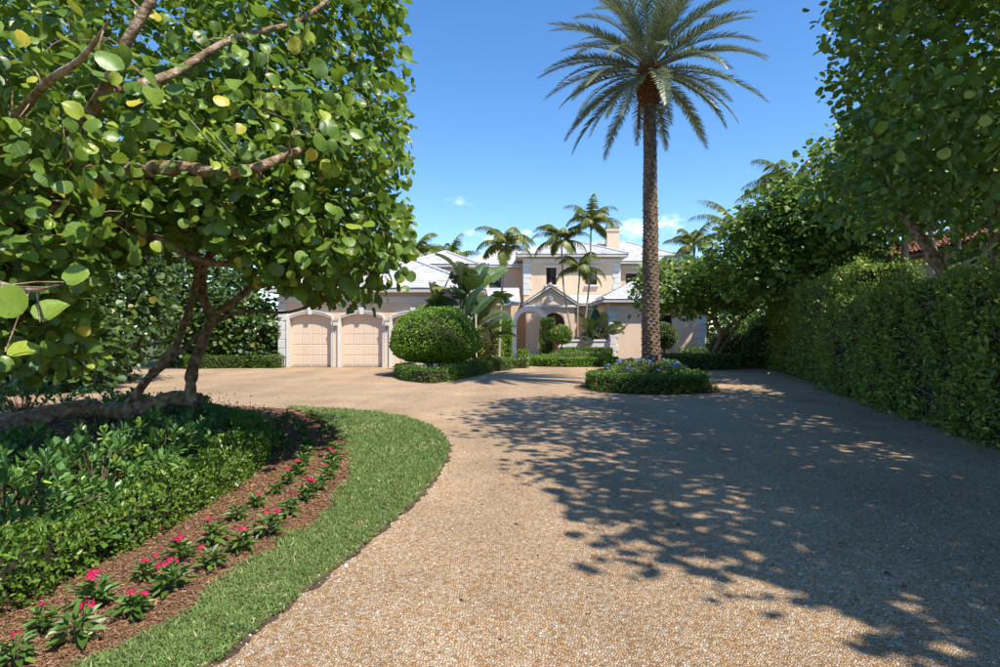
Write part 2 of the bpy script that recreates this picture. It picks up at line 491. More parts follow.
M['deadleaf'] = attr_mat('dry_leaf', [(0, (.16,.07,.03)), (.5, (.32,.17,.08)), (1, (.45,.30,.14))], .8, .15, .15)
M['pink'] = attr_mat('magenta_petal', [(0, (.42,.006,.055)), (.6, (.66,.012,.11)), (1, (.80,.05,.22))], .55, .2, .25)
M['red'] = attr_mat('red_petal', [(0, (.40,.015,.03)), (1, (.65,.06,.09))], .55, .2, .25)
M['blue'] = attr_mat('pale_blue_petal', [(0, (.13,.20,.60)), (1, (.30,.40,.78))], .55, .2, .25)
M['rose'] = attr_mat('pink_rose', [(0, (.65,.20,.18)), (1, (.8,.36,.3))], .55, .2, .2)
M['mulch'] = attr_mat('mulch_chip', [(0, (.13,.062,.030)), (.5, (.255,.140,.074)), (.85, (.35,.21,.12)), (1, (.47,.33,.22))], .9, .1)
M['soil'] = noise_mat('mulch_soil', [(.3, (.11,.060,.035)), (.7, (.22,.125,.075))], 25, .95, .8, 90, dist=.03)
M['edge_soil'] = noise_mat('dark_edge_soil', [(.3, (.030,.022,.016)), (.7, (.13,.092,.06))], 22, .95, .8, 80, dist=.02)
M['lawnbase'] = noise_mat('lawn_thatch', [(.3, (.10,.115,.035)), (.6, (.17,.16,.06)), (.8, (.22,.19,.09))], 14, .95, .5, 90)
M['earth'] = noise_mat('open_ground', [(.3, (.05,.06,.022)), (.7, (.12,.10,.05))], .6, .95, .4, 8)
M['pebble'] = attr_mat('loose_pebble', [(0, (.32,.18,.09)), (.5, (.55,.42,.28)), (1, (.78,.74,.68))], .6, .4)

# exposed-aggregate driveway: rounded chips of tan, orange, grey and white set in sandy binder
m, nt, b = base_mat('river_gravel')
tc = nt.nodes.new('ShaderNodeTexCoord')
def vor(sc, feat='F1', dim='2D'):
    v = nt.nodes.new('ShaderNodeTexVoronoi'); v.inputs['Scale'].default_value = sc; v.feature = feat; v.voronoi_dimensions = dim
    nt.links.new(tc.outputs['Object'], v.inputs['Vector'])
    return v
v1 = vor(60); v2 = vor(60, 'DISTANCE_TO_EDGE')
sepc = nt.nodes.new('ShaderNodeSeparateColor'); nt.links.new(v1.outputs['Color'], sepc.inputs[0])
chip = ramp(nt, [(0, (.33,.175,.075)), (.18, (.50,.265,.10)), (.34, (.60,.395,.21)), (.54, (.67,.495,.31)), (.72, (.52,.30,.13)), (.84, (.77,.645,.49)), (.94, (.38,.30,.23)), (1, (.83,.76,.66))])
nt.links.new(sepc.outputs[0], chip.inputs[0])
edge = nt.nodes.new('ShaderNodeMapRange'); edge.inputs[1].default_value = 0.0; edge.inputs[2].default_value = .14
nt.links.new(v2.outputs['Distance'], edge.inputs[0])
binder = nt.nodes.new('ShaderNodeMixRGB'); binder.inputs[1].default_value = (.19,.135,.09,1)
nt.links.new(edge.outputs[0], binder.inputs[0]); nt.links.new(chip.outputs[0], binder.inputs[2])
# broad wear, tyre-polished lanes and small dark stains
big = nt.nodes.new('ShaderNodeTexNoise'); big.inputs['Scale'].default_value = .55; big.inputs['Detail'].default_value = 6; big.inputs['Roughness'].default_value = .62
nt.links.new(tc.outputs['Object'], big.inputs['Vector'])
bm = nt.nodes.new('ShaderNodeMapRange'); bm.inputs[1].default_value = .32; bm.inputs[2].default_value = .70; bm.inputs[3].default_value = .80; bm.inputs[4].default_value = 1.14
nt.links.new(big.outputs['Fac'], bm.inputs[0])
st = nt.nodes.new('ShaderNodeTexNoise'); st.inputs['Scale'].default_value = 2.3; st.inputs['Detail'].default_value = 4
nt.links.new(tc.outputs['Object'], st.inputs['Vector'])
sm = nt.nodes.new('ShaderNodeMapRange'); sm.interpolation_type = 'SMOOTHSTEP'; sm.inputs[1].default_value = .685; sm.inputs[2].default_value = .76; sm.inputs[3].default_value = 1; sm.inputs[4].default_value = .62
nt.links.new(st.outputs['Fac'], sm.inputs[0])
w1 = nt.nodes.new('ShaderNodeMapping'); w1.inputs['Rotation'].default_value = (0, 0, math.radians(12)); w1.inputs['Scale'].default_value = (.62, .035, 1)
nt.links.new(tc.outputs['Object'], w1.inputs[0])
wn_ = nt.nodes.new('ShaderNodeTexNoise'); wn_.inputs['Scale'].default_value = 1.0; wn_.inputs['Detail'].default_value = 3
nt.links.new(w1.outputs[0], wn_.inputs['Vector'])
wr = nt.nodes.new('ShaderNodeMapRange'); wr.inputs[1].default_value = .35; wr.inputs[2].default_value = .65; wr.inputs[3].default_value = .86; wr.inputs[4].default_value = 1.08
nt.links.new(wn_.outputs['Fac'], wr.inputs[0])
wm = nt.nodes.new('ShaderNodeMath'); wm.operation = 'MULTIPLY'
nt.links.new(wr.outputs[0], wm.inputs[0]); nt.links.new(bm.outputs[0], wm.inputs[1])
bm = wm
mm = nt.nodes.new('ShaderNodeMath'); mm.operation = 'MULTIPLY'
nt.links.new(bm.outputs[0], mm.inputs[0]); nt.links.new(sm.outputs[0], mm.inputs[1])
hv = nt.nodes.new('ShaderNodeHueSaturation'); nt.links.new(mm.outputs[0], hv.inputs['Value']); nt.links.new(binder.outputs[0], hv.inputs['Color'])
nt.links.new(hv.outputs[0], b.inputs['Base Color'])
b.inputs['Roughness'].default_value = .75
b.inputs['Specular IOR Level'].default_value = .35
dome = nt.nodes.new('ShaderNodeMath'); dome.operation = 'POWER'; dome.inputs[1].default_value = .6
nt.links.new(v2.outputs['Distance'], dome.inputs[0])
bp = nt.nodes.new('ShaderNodeBump'); bp.inputs['Strength'].default_value = .9; bp.inputs['Distance'].default_value = .016
nt.links.new(dome.outputs[0], bp.inputs['Height']); nt.links.new(bp.outputs[0], b.inputs['Normal'])
M['gravel'] = m
# ------------------------------------------------------------------ ground, driveway, lawn, beds
def sheet(name, poly, z, mat, kind='structure'):
    n = len(poly)
    V = [(p[0], p[1], z) for p in poly]
    me = bpy.data.meshes.new(name)
    me.from_pydata([tuple(map(float, v)) for v in V], [], [list(range(n))])
    me.materials.append(mat); me.update()
    if me.polygons[0].normal.z < 0: me.flip_normals()
    return tag(link(name, me), kind=kind)

sheet('ground', [(-900, -300), (900, -300), (900, 1500), (-900, 1500)], -0.02, M['earth'])
def hedge_x(y): return 5.0 + 0.265*y
drive_poly = [(-30, -8), (hedge_x(-8) + .35, -8), (hedge_x(31) + .35, 31), (12.0, 32.5), (8, 39.5), (-1.3, 42.8), (-1.3, 30.35), (-11.2, 30.35), (-14, 29), (-30, 26)]
tag(sheet('driveway', drive_poly, 0.0, M['gravel']), 'tan exposed-gravel driveway')

lawn_out = smooth_path([(-2.0, .8), (-1.72, 2.0)] + [tuple(G(*p)[:2]) for p in [(210,667),(300,595),(370,540),(410,505),(437,476),(448,454),(446,440),(432,427),(405,417.5),(370,412),(330,409),(290,407)]], 14)
lawn_in = smooth_path([(-2.75, .8), (-2.45, 2.0)] + [tuple(G(*p)[:2]) for p in [(88,667),(180,620),(245,572),(300,535),(335,505),(352,472),(351,450),(337,430),(314,417),(290,409)]], 5)
wig = np.stack([np.sin(np.arange(len(lawn_in))*1.7)*.02 + rng.normal(0, .014, len(lawn_in)), rng.normal(0, .014, len(lawn_in))], 1)
lawn_in = lawn_in + wig
lawn_out = lawn_out + rng.normal(0, .012, lawn_out.shape)
bed_poly = list(map(tuple, lawn_in)) + [(-7, 14.3), (-14, 14.6), (-16, 9), (-14, .8)]
lawn_poly = list(map(tuple, lawn_out)) + list(map(tuple, lawn_in[::-1]))
tag(sheet('mulch_bed', [(p[0]+.03, p[1]) for p in bed_poly], .008, M['soil']), 'brown mulch bed')
# dark cut edge between lawn and gravel
d = unit(np.gradient(lawn_out, axis=0)); nrm = np.stack([d[:, 1], -d[:, 0]], 1)
wv = np.clip(.034 + rng.normal(0, .020, len(lawn_out)), .004, .09)
edge_o = lawn_out + nrm*wv[:, None]; edge_i = lawn_out - nrm*.08
V = np.concatenate([np.c_[edge_i, np.full(len(edge_i), .006)], np.c_[edge_o, np.full(len(edge_o), .004)]])
k = len(edge_i); i = np.arange(k-1)
tag(link('lawn_edge_soil', new_mesh('lawn_edge_soil', V, [np.stack([i, i+k, i+k+1, i+1], 1)], M['edge_soil'])), kind='structure')
# lawn turf: a low slab with a sloping edge
def turf():
    me = bpy.data.meshes.new('lawn')
    n = len(lawn_poly)
    V = [(p[0], p[1], .022) for p in lawn_poly] + [(p[0], p[1], .001) for p in lawn_poly]
    me.from_pydata([tuple(map(float, v)) for v in V], [], [list(range(n))] + [(i, i+n, (i+1) % n + n, (i+1) % n) for i in range(n)])
    me.materials.append(M['lawnbase']); me.update()
    if me.polygons[0].normal.z < 0: me.flip_normals()
    return tag(link('lawn', me), kind='structure')
turf()

# grass blades
def pts_in(poly, dens_fn, dmax, seed):
    r = np.random.default_rng(seed)
    p = np.asarray(poly); x0, y0 = p.min(0); x1, y1 = p.max(0)
    n = int((x1-x0)*(y1-y0)*dmax)
    x = r.uniform(x0, x1, n); y = r.uniform(y0, y1, n)
    k = inpoly(p, x, y) & (r.uniform(0, 1, n) < dens_fn(x, y)/dmax)
    return np.stack([x[k], y[k]], 1)
lawn_wide = list(map(tuple, lawn_out + nrm*(rng.normal(-.004, .022, len(lawn_out)))[:, None])) + list(map(tuple, (lawn_in - np.array((.05, 0)) + rng.normal(0, .03, lawn_in.shape))[::-1]))
g = pts_in(lawn_wide, lambda x, y: np.clip(52000/np.maximum(y, 2.6)**1.25, 2200, 15000), 15000, 3)
n = len(g)
Pp = np.c_[g, np.full(n, .018)]
az = rng.uniform(0, 2*np.pi, n); el = rng.uniform(.25, 1.25, n)
D = np.stack([np.cos(az)*np.cos(el), np.sin(az)*np.cos(el), np.sin(el)], 1)
N = np.stack([-np.cos(az)*np.sin(el), -np.sin(az)*np.sin(el), np.cos(el)], 1) + rng.normal(0, .3, (n, 3))
far = np.clip(g[:, 1]/5, .9, 2.0)
patch = .5 + .5*wob(Pp, 1.6, 4)
rn = np.clip(.42*rng.uniform(0, 1, n) + .55*patch*rng.uniform(.3, 1, n), 0, .97)
rn[rng.uniform(0, 1, n) < .05 + .22*(wob(Pp, 2.6, 14) > .55)] = 1.0
a = scatter(leaf_blade(.17, .35), Pp, D, N, rng.uniform(.028, .055, n)*far**.55, rn)
tag(link('lawn_grass', new_mesh('lawn_grass', a[0], a[1], M['grass'], a[2])), 'short coarse green lawn grass along the gravel', 'grass', kind='stuff')

# mulch chips over the bed
m = pts_in([p for p in bed_poly if p[1] > -50], lambda x, y: np.where(x > -4.6, np.clip(38000/np.maximum(y, 2.5)**1.1, 1500, 13000), 500), 13000, 7)
n = len(m)
Pp = np.c_[m, rng.uniform(.010, .030, n)]
az = rng.uniform(0, 2*np.pi, n); el = rng.normal(.08, .22, n)
D = np.stack([np.cos(az)*np.cos(el), np.sin(az)*np.cos(el), np.sin(el)], 1)
N = np.array((0, 0, 1.)) + rng.normal(0, .35, (n, 3))
far = np.clip(m[:, 1]/5, .9, 1.7)
a = scatter(leaf_blade(.20, .06), Pp, D, N, rng.uniform(.014, .044, n)*far, np.clip(rng.normal(.48, .22, n), 0, 1))
tag(link('mulch_chips', new_mesh('mulch_chips', a[0], a[1], M['mulch'], a[2])), 'shredded brown bark mulch between the flower rows', 'mulch', kind='stuff')

# loose pebbles and scraps on the gravel near the camera
TV = np.array([(-.5,-.4,0),(.5,-.45,0),(.55,.4,0),(-.45,.5,0),(-.28,-.22,.5),(.3,-.26,.42),(.3,.26,.5),(-.3,.3,.4)])
TFq = [np.array([(4,5,6,7),(0,1,5,4),(1,2,6,5),(2,3,7,6),(3,0,4,7)])]
x = rng.uniform(-3, 7, 5200); y = 2.6 + rng.exponential(4.0, 5200)
k = (~inpoly(lawn_poly, x, y)) & (~inpoly(bed_poly, x, y)) & (x < hedge_x(y)) & (y < 20) & (x > -2.6 - .0*y)
x, y = x[k], y[k]
ei = rng.integers(0, len(lawn_out), 900); eo = lawn_out[ei] + nrm[ei]*rng.normal(.03, .06, 900)[:, None] + rng.normal(0, .04, (900, 2))
x = np.concatenate([x, eo[:, 0]]); y = np.concatenate([y, eo[:, 1]]); n = len(x)
az = rng.uniform(0, 6.28, n)
a = scatter((TV, TFq), np.c_[x, y, np.where(inpoly(lawn_poly, x, y), .022, .0)], np.stack([np.cos(az), np.sin(az), 0*az], 1), np.tile((0, 0, 1.), (n, 1)), rng.uniform(.006, .015, n), rng.uniform(0, .8, n))
tag(link('loose_pebbles', new_mesh('loose_pebbles', a[0], a[1], M['pebble'], a[2])), 'loose tan and white pebbles on the driveway', 'pebbles', kind='stuff')
# fallen dry leaves
def leaf_litter(name, pts, size, label, seed=1):
    pts = np.asarray(pts); n = len(pts)
    r = np.random.default_rng(seed)
    az = r.uniform(0, 6.28, n)
    a = scatter(leaf_hex(.62, .18, .1), pts, np.stack([np.cos(az), np.sin(az), r.normal(0, .15, n)], 1), np.array((0, 0, 1.)) + r.normal(0, .3, (n, 3)), size*r.uniform(.6, 1.3, n), r.uniform(0, 1, n))
    return tag(link(name, new_mesh(name, a[0], a[1], M['deadleaf'], a[2])), label, 'leaf litter', kind='stuff')
y = np.concatenate([rng.uniform(3, 30, 420)])
off = -rng.exponential(.35, 420) + .25
leaf_litter('fallen_leaves', np.c_[hedge_x(y) + off, y, np.full(420, .012)], .06, 'dry fallen leaves at the foot of the tall hedge', 2)
gx = rng.uniform(-2, 8, 160); gy = 3.2 + rng.exponential(6, 160); gk = (gx < hedge_x(gy)) & (~inpoly(lawn_poly, gx, gy)) & (gx > -2.2) & (gy < 28)
leaf_litter('driveway_leaves', np.c_[gx, gy, np.full(160, .010)][gk], .045, 'scattered dry leaves lying on the gravel drive', 9)
leaf_litter('bed_leaf_litter', np.c_[rng.uniform(-9.5, -3.6, 900), rng.uniform(3.5, 13, 900), rng.uniform(.02, .05, 900)], .13, 'brown fallen leaves under the sea grape tree', 3)
for (px, py, c, s, lab) in [(346, 566, (.78, .76, .72), .028, 'single white pebble at the dark lawn edge'), (250, 636, (.7, .66, .6), .020, 'small pale stone on the gravel by the lawn')]:
    g0 = G(px, py)
    mt, nt, b = base_mat('pale_stone'); b.inputs['Base Color'].default_value = (*c, 1); b.inputs['Roughness'].default_value = .7
    a = scatter((TV, TFq), g0[None], np.array([[.8, .6, 0]]), np.array([[0, 0, 1.]]), np.array([s]), np.zeros(1))
    tag(link('pebble', new_mesh('pebble', a[0], a[1], mt)), lab, 'pebble')

# ------------------------------------------------------------------ the house (one building)
house = thing('house', 'peach stucco villa with white tile roofs, garage wing and gabled entry', 'house', (0, 44, 0))

def seg_arch(x0, x1, zs, zc, n=14):
    w = (x1 - x0)/2; h = zc - zs; R = (w*w + h*h)/(2*h); xm = (x0 + x1)/2; zcen = zc - R
    a0 = math.asin(min(1, w/R))
    if h > w: a0 = math.pi - a0
    return [(xm + R*math.sin(t), zcen + R*math.cos(t)) for t in np.linspace(-a0, a0, n)]

def front_wall(mb, x0, x1, z1, y0, y1, openings, z0=0.0):
    """wall slab facing -Y with arched or square openings [(xa, xb, zsill, zspring, zcrown)] left to right"""
    x = x0
    for (xa, xb, zl, zs, zc) in openings:
        if xa > x: mb.box(x, xa, y0, y1, z0, z1)
        if zl > z0: mb.box(xa, xb, y0, y1, z0, zl)
        if zc > zs:
            arc = seg_arch(xa, xb, zs, zc)
            for (p, q) in zip(arc[:-1], arc[1:]):
                mb.prism([p, q, (q[0], z1), (p[0], z1)], y0, y1)
        else:
            mb.box(xa, xb, y0, y1, zs, z1)
        x = xb
    if x1 > x: mb.box(x, x1, y0, y1, z0, z1)
    return mb

def sweep_trim(mb, path, width, y0, y1, inner=False):
    """flat band along an XZ path, lying outside it"""
    p = np.array(path, float)
    t = unit(np.gradient(p, axis=0)); nn = np.stack([-t[:, 1], t[:, 0]], 1)
    q = p + nn*width
    for i in range(len(p) - 1):
        mb.prism([tuple(p[i]), tuple(p[i+1]), tuple(q[i+1]), tuple(q[i])], y0, y1)
    return mb

def roof_plane(acc, eL, eR, rR, rL, course=.34, tw=.32, seed=0):
    """flat white tiles in real lapped courses on one roof slope (eave left/right, ridge right/left)"""
    r = np.random.default_rng(seed)
    eL, eR, rR, rL = [np.array(v, float) for v in (eL, eR, rR, rL)]
    nrm = np.cross(eR - eL, rL - eL); nrm /= np.linalg.norm(nrm)
    if nrm[2] < 0: nrm = -nrm
    slope = np.linalg.norm((rL + rR)/2 - (eL + eR)/2)
    nc = max(2, int(slope/course))
    acc.append((np.array([eL, eR, rR, rL]), [np.array([(0, 1, 2, 3)])], np.full((4, 3), .3)))
    for c in range(nc):
        s0, s1 = c/nc, min(1.0, (c + 1.12)/nc)
        A0, B0 = eL + (rL-eL)*s0, eR + (rR-eR)*s0
        A1, B1 = eL + (rL-eL)*s1, eR + (rR-eR)*s1
        w = np.linalg.norm(B0 - A0); ax = (B0 - A0)/(w + 1e-9)
        if w < .1: continue
        l1 = np.dot(A1 - A0, ax); r1 = np.dot(B1 - A0, ax)
        up = (A1 - A0) - ax*l1
        u = (np.arange(-1, int(w/tw) + 2) + (.5 if c % 2 else 0) + .2*math.sin(c))*tw
        for a in u:
            b_ = a + tw - .012
            a0, b0 = max(a, 0), min(b_, w)
            a1, b1 = min(max(a, l1), r1), max(min(b_, r1), l1)
            if b0 - a0 < .02: continue
            if b1 < a1: b1 = a1
            t = .040 + r.normal(0, .004); t2 = .012
            p0 = A0 + ax*a0; p1 = A0 + ax*b0; p2 = A0 + ax*b1 + up; p3 = A0 + ax*a1 + up
            V = np.array([p0 + nrm*.002, p1 + nrm*.002, p1 + nrm*t, p0 + nrm*t, p2 + nrm*t2, p3 + nrm*t2])
            acc.append((V, [np.array([(0, 1, 2, 3), (3, 2, 4, 5)])], np.full((6, 3), float(np.clip(r.normal(.6, .2), 0, 1)))))
    return acc

def hip_roof(x0, x1, y0, y1, ze, zr, rx0, rx1, ry, name='roof', seed=0, gable=False):
    """hipped roof over eave rectangle, ridge from rx0 to rx1 at ry; tiles joined, caps and eave board as sub-parts"""
    acc = []
    A, B, C, D = (x0, y0, ze), (x1, y0, ze), (x1, y1, ze), (x0, y1, ze)
    R0, R1 = (rx0, ry, zr), (rx1, ry, zr)
    roof_plane(acc, A, B, R1, R0, seed=seed)
    roof_plane(acc, B, C, R1, R1, seed=seed + 1)
    roof_plane(acc, C, D, R0, R1, seed=seed + 2)
    roof_plane(acc, D, A, R0, R0, seed=seed + 3)
    V, Fs, R = join_arrays(acc)
    o = tag(link(name, new_mesh(name, V, Fs, M['rooftile'], R), house), 'white flat tile roof slopes')
    mb = MB()
    for a, c in ((A, R0), (D, R0), (B, R1), (C, R1)) + (((R0, R1),) if rx1 - rx0 > .2 else ()):
        a = np.array(a); c = np.array(c)
        n = max(3, int(np.linalg.norm(c - a)/.4))
        for i in range(n):
            p, q = a + (c-a)*i/n, a + (c-a)*(i+1.08)/n
            mb.tube([p + (0, 0, .06), q + (0, 0, .035)], [.115, .095], 7)
    mb.build('ridge_cap', M['roofcap'], o)
    mb = MB()
    t = .20
    mb.box(x0+.03, x1-.03, y0+.03, y0+.10, ze-t, ze-.015)
    mb.box(x0+.03, x1-.03, y1-.10, y1-.03, ze-t, ze-.015)
    mb.box(x0+.03, x0+.10, y0+.10, y1-.10, ze-t, ze-.015)
    mb.box(x1-.10, x1-.03, y0+.10, y1-.10, ze-t, ze-.015)
    mb.build('eave_board', M['fascia'], o)
    mb = MB(); mb.box(x0+.10, x1-.10, y0+.10, y1-.10, ze-.17, ze-.12)
    mb.build('soffit', M['soffit'], o)
    return o

def quoins(xc0, xc1, y, z0, z1, side, hgt=.46, deep=.05):
    """stack of corner blocks on a front corner, alternately long and short"""
    z = z0; k = 0
    while z < z1 - .1:
        h = min(hgt, z1 - z)
        ext = .14 if k % 2 else 0
        xa, xb = (xc0 - deep, xc1 - .14 + ext) if side < 0 else (xc0 + .14 - ext, xc1 + deep)
        MB().bbox(xa, xb, y - deep, y + .35, z + .008, z + h - .008, .02).build('quoin', M['trim'], house)
        z += h; k += 1

def window(xa, xb, za, zb, y, sill=True, muntin=True):
    w = MB()
    t = .09
    w.box(xa, xb, y, y+.08, za, za+t); w.box(xa, xb, y, y+.08, zb-t, zb)
    w.box(xa, xa+t, y, y+.08, za+t, zb-t); w.box(xb-t, xb, y, y+.08, za+t, zb-t)
    if muntin: w.box((xa+xb)/2-.025, (xa+xb)/2+.025, y+.01, y+.07, za+t, zb-t)
    o = w.build('window', M['wood'], house)
    for s in ((0, 1) if muntin else (0,)):
        a = xa + t if s == 0 else (xa+xb)/2+.025
        b_ = ((xa+xb)/2-.025 if s == 0 else xb-t) if muntin else xb-t
        MB().box(a, b_, y+.035, y+.045, za+t, zb-t).build('pane', M['glass'], o)
    if sill:
        MB().bbox(xa-.12, xb+.12, y-.34, y-.02, za-.14, za-.004, .02).build('sill', M['trim'], o)
        MB().bbox(xa-.10, xb+.10, y-.28, y-.03, zb+.004, zb+.15, .02).build('lintel', M['trim'], o)
    return o

def cornice(x0, x1, y, z0, z1, p=.10):
    mb = MB()
    mb.box(x0, x1, y-p*.5, y+.02, z0, z0+(z1-z0)*.45)
    mb.box(x0, x1, y-p, y+.02, z0+(z1-z0)*.45+.002, z1)
    return mb.build('cornice', M['trim'], house)

# --- garage wing
GY = 30.4
centres = (-9.6, -7.0, -4.4)
ops = [(c-1.05, c+1.05, 0, 2.46, 2.72) for c in centres]
front_wall(MB(), -11.2, -1.3, 3.78, GY, GY+.38, ops).build('wall', M['stucco'], house)
mb = MB(); mb.box(-11.2, -10.9, GY+.38, 38.6, 0, 3.78); mb.box(-1.6, -1.3, GY+.38, 38.6, 0, 3.78); mb.box(-10.9, -1.6, 38.3, 38.6, 0, 3.78)
mb.build('wall', M['stucco'], house)
for c in centres:
    arc = seg_arch(c-1.05, c+1.05, 2.46, 2.72)
    mb = MB()
    path = [(c-1.05, .0), (c-1.05, 1.2), (c-1.05, 2.3)] + arc + [(c+1.05, 2.3), (c+1.05, 1.2), (c+1.05, .0)]
    sweep_trim(mb, path, .15, GY-.06, GY-.002)
    sweep_trim(mb, [(x + (-.10 if x < c else .10)*(z < 2.4), z + (.10 if z > 2.4 else 0)) for x, z in path], .06, GY-.09, GY-.062)
    tr = mb.build('door_surround', M['trim'], house)
    MB().prism([(c-.09, 2.66), (c+.09, 2.66), (c+.14, 3.02), (c-.14, 3.02)], GY-.13, GY-.003).build('keystone', M['trim'], tr)
    dr = MB().box(c-1.1, c+1.1, GY+.20, GY+.27, 0.01, 2.8).build('garage_door', M['door'], house)
    for cx in range(4):
        for rz in range(5):
            xa = c - 1.0 + cx*.5; za = .07 + rz*.53
            MB().bbox(xa+.022, xa+.478, GY+.184, GY+.199, za+.018, za+.512, .012).build('panel', M['door'], dr)
for x in (-8.3, -5.7, -3.05):
    mb = MB(); mb.box(x-.05, x+.05, GY-.05, GY-.002, 2.12, 2.42); mb.box(x-.03, x+.03, GY-.16, GY-.05, 2.36, 2.40)
    l = mb.build('lantern', M['brass'], house)
    MB().zprism([(x-.10, GY-.24), (x+.10, GY-.24), (x+.10, GY-.06), (x-.10, GY-.06)], 2.10, 2.34).build('lamp_glass', M['lampglass'], l)
    mb = MB(); mb.add([(x-.13, GY-.27, 2.34), (x+.13, GY-.27, 2.34), (x+.13, GY-.04, 2.34), (x-.13, GY-.04, 2.34), (x, GY-.155, 2.50)], [(0,1,4),(1,2,4),(2,3,4),(3,0,4),(3,2,1,0)])
    mb.build('lamp_cap', M['brass'], l)
cornice(-11.25, -1.25, GY, 3.28, 3.56)
quoins(-11.2, -10.74, GY, .02, 3.26, -1)
quoins(-1.75, -1.3, GY, .02, 3.26, 1)
hip_roof(-11.75, -.75, 29.9, 39.2, 3.96, 5.95, -7.2, -5.2, 34.4, seed=10)

# --- main two-storey block
MY = 48.0
front_wall(MB(), 1.9, 9.6, 7.80, MY, MY+.35, [(3.7, 4.52, 5.58, 6.98, 6.98), (6.9, 7.76, 5.58, 6.98, 6.98)], z0=0).build('wall', M['stucco'], house)
MB().box(1.9, 9.6, MY+.36, 57.5, 0, 7.80).build('wall', M['stucco'], house)
window(3.7, 4.52, 5.58, 6.98, MY+.14); window(6.9, 7.76, 5.58, 6.98, MY+.14)
quoins(1.9, 2.5, MY, 4.75, 7.35, -1); quoins(9.0, 9.6, MY, 4.75, 7.35, 1)
cornice(1.85, 9.65, MY, 7.37, 7.66, .12)
hip_roof(1.3, 10.15, 47.3, 58.2, 7.97, 9.85, 5.2, 6.2, 52.7, seed=20)
# rear right block, set back
front_wall(MB(), 9.6, 16.8, 7.72, 52, 52.35, [(10.9, 12.0, 5.3, 6.9, 6.9)]).build('wall', M['stucco'], house)
MB().box(9.62, 16.8, 52.36, 62, 0, 7.72).build('wall', M['stucco'], house)
window(10.9, 12.0, 5.3, 6.9, 52.14)
cornice(9.72, 16.85, 52, 7.32, 7.60, .1)
hip_roof(3.6, 17.5, 51.3, 62.7, 7.88, 10.35, 9.2, 11.9, 57.0, seed=30)
# set-back left block and pavilion over the garage court
front_wall(MB(), -2.2, 1.9, 7.3, 51, 51.35, [(-.9, .1, 5.1, 6.5, 6.5)]).build('wall', M['stucco'], house)
MB().box(-2.2, 1.88, 51.36, 58.4, 0, 7.3).build('wall', M['stucco'], house)
window(-.9, .1, 5.1, 6.5, 51.14)
hip_roof(-2.9, 3.4, 50.3, 59, 7.46, 9.5, -.2, 1.4, 54.6, seed=40)
MB().box(-6.3, -2.25, 44.0, 50.0, 0, 6.55).build('wall', M['stucco'], house)
cornice(-6.35, -2.2, 44.0, 6.1, 6.42)
quoins(-2.7, -2.25, 44.0, 4.5, 6.08, 1)
hip_roof(-6.95, -1.6, 43.35, 50.6, 6.72, 8.05, -4.4, -4.15, 47, seed=50)
# chimney
ch = MB().box(9.75, 10.85, 54.6, 55.7, 8.6, 11.35).build('chimney', M['stucco'], house)
MB().box(9.66, 10.94, 54.51, 55.79, 11.02, 11.18).build('chimney_band', M['stucco'], ch)
mb = MB(); mb.add([(9.68, 54.53, 11.352), (10.92, 54.53, 11.352), (10.92, 55.77, 11.352), (9.68, 55.77, 11.352), (9.95, 54.8, 12.0), (10.65, 54.8, 12.0), (10.65, 55.5, 12.0), (9.95, 55.5, 12.0)],
                  [(3,2,1,0),(4,5,6,7),(0,1,5,4),(1,2,6,5),(2,3,7,6),(3,0,4,7)])
mb.build('chimney_cap', M['copper'], ch)
# ground floor in front of the main block, with a lean-to roof
front_wall(MB(), 5.72, 7.36, 3.86, 46.8, 47.95, []).build('wall', M['stucco'], house)
acc = roof_plane([], (5.55, 46.15, 4.0), (8.6, 46.15, 4.0), (8.6, 47.9, 4.78), (5.55, 47.9, 4.78), seed=60)
V, Fs, R = join_arrays(acc); lo = link('roof', new_mesh('roof', V, Fs, M['rooftile'], R), house)
MB().box(5.6, 8.55, 46.17, 46.24, 3.84, 3.98).build('eave_board', M['fascia'], lo)
# gabled entry
PY = 45.0
front_wall(MB(), 1.95, 5.6, 3.88, PY, PY+.4, [(3.25, 4.85, 0, 2.55, 3.25)]).build('wall', M['stucco'], house)
mb = MB(); mb.box(1.95, 2.3, PY+.4, 47.95, 0, 3.88); mb.box(5.3, 5.6, PY+.4, 47.95, 0, 3.88); mb.build('wall', M['stucco'], house)
gb = MB().prism([(2.0, 3.9), (5.55, 3.9), (3.775, 5.12)], PY+.02, PY+.42).build('gable', M['stucco'], house)
mb = MB()
for s in (1, -1):
    cx = 3.775; e = cx + s*2.12; pr = [(cx, 5.16), (cx, 5.32), (e, 3.98 - .08 + .02), (e, 3.80 - .06)]
    mb.prism(pr if s > 0 else pr[::-1], PY-.28, PY-.02)
mb.build('rake_board', M['trim'], gb)
MB().box(1.75, 5.80, PY-.22, PY-.03, 3.66, 3.84).build('cornice', M['trim'], gb)
th = np.linspace(0, 2*np.pi, 20, endpoint=False)
MB().prism([(3.775 + .24*math.cos(t), 4.42 + .24*math.sin(t)) for t in th], PY-.06, PY+.019).build('medallion', M['trim'], gb)
MB().prism([(3.775 + .11*math.cos(t), 3.45 + .11*math.sin(t)) for t in th], PY-.05, PY-.003).build('lamp_rosette', M['trim'], gb)
acc = []
for s in (1, -1):
    e = 3.775 + s*2.2
    a, b_ = (e, PY-.32, 3.86), (e, 48.0, 3.86)
    c_, d_ = (3.775, 48.0, 5.34), (3.775, PY-.32, 5.34)
    roof_plane(acc, a, b_, c_, d_, seed=70 + s)
V, Fs, R = join_arrays(acc); ro = link('roof', new_mesh('roof', V, Fs, M['rooftile'], R), house)
mb = MB()
for i in range(8): mb.tube([(3.775, PY-.34 + i*.42, 5.40), (3.775, PY-.34 + i*.42 + .45, 5.375)], [.12, .10], 7)
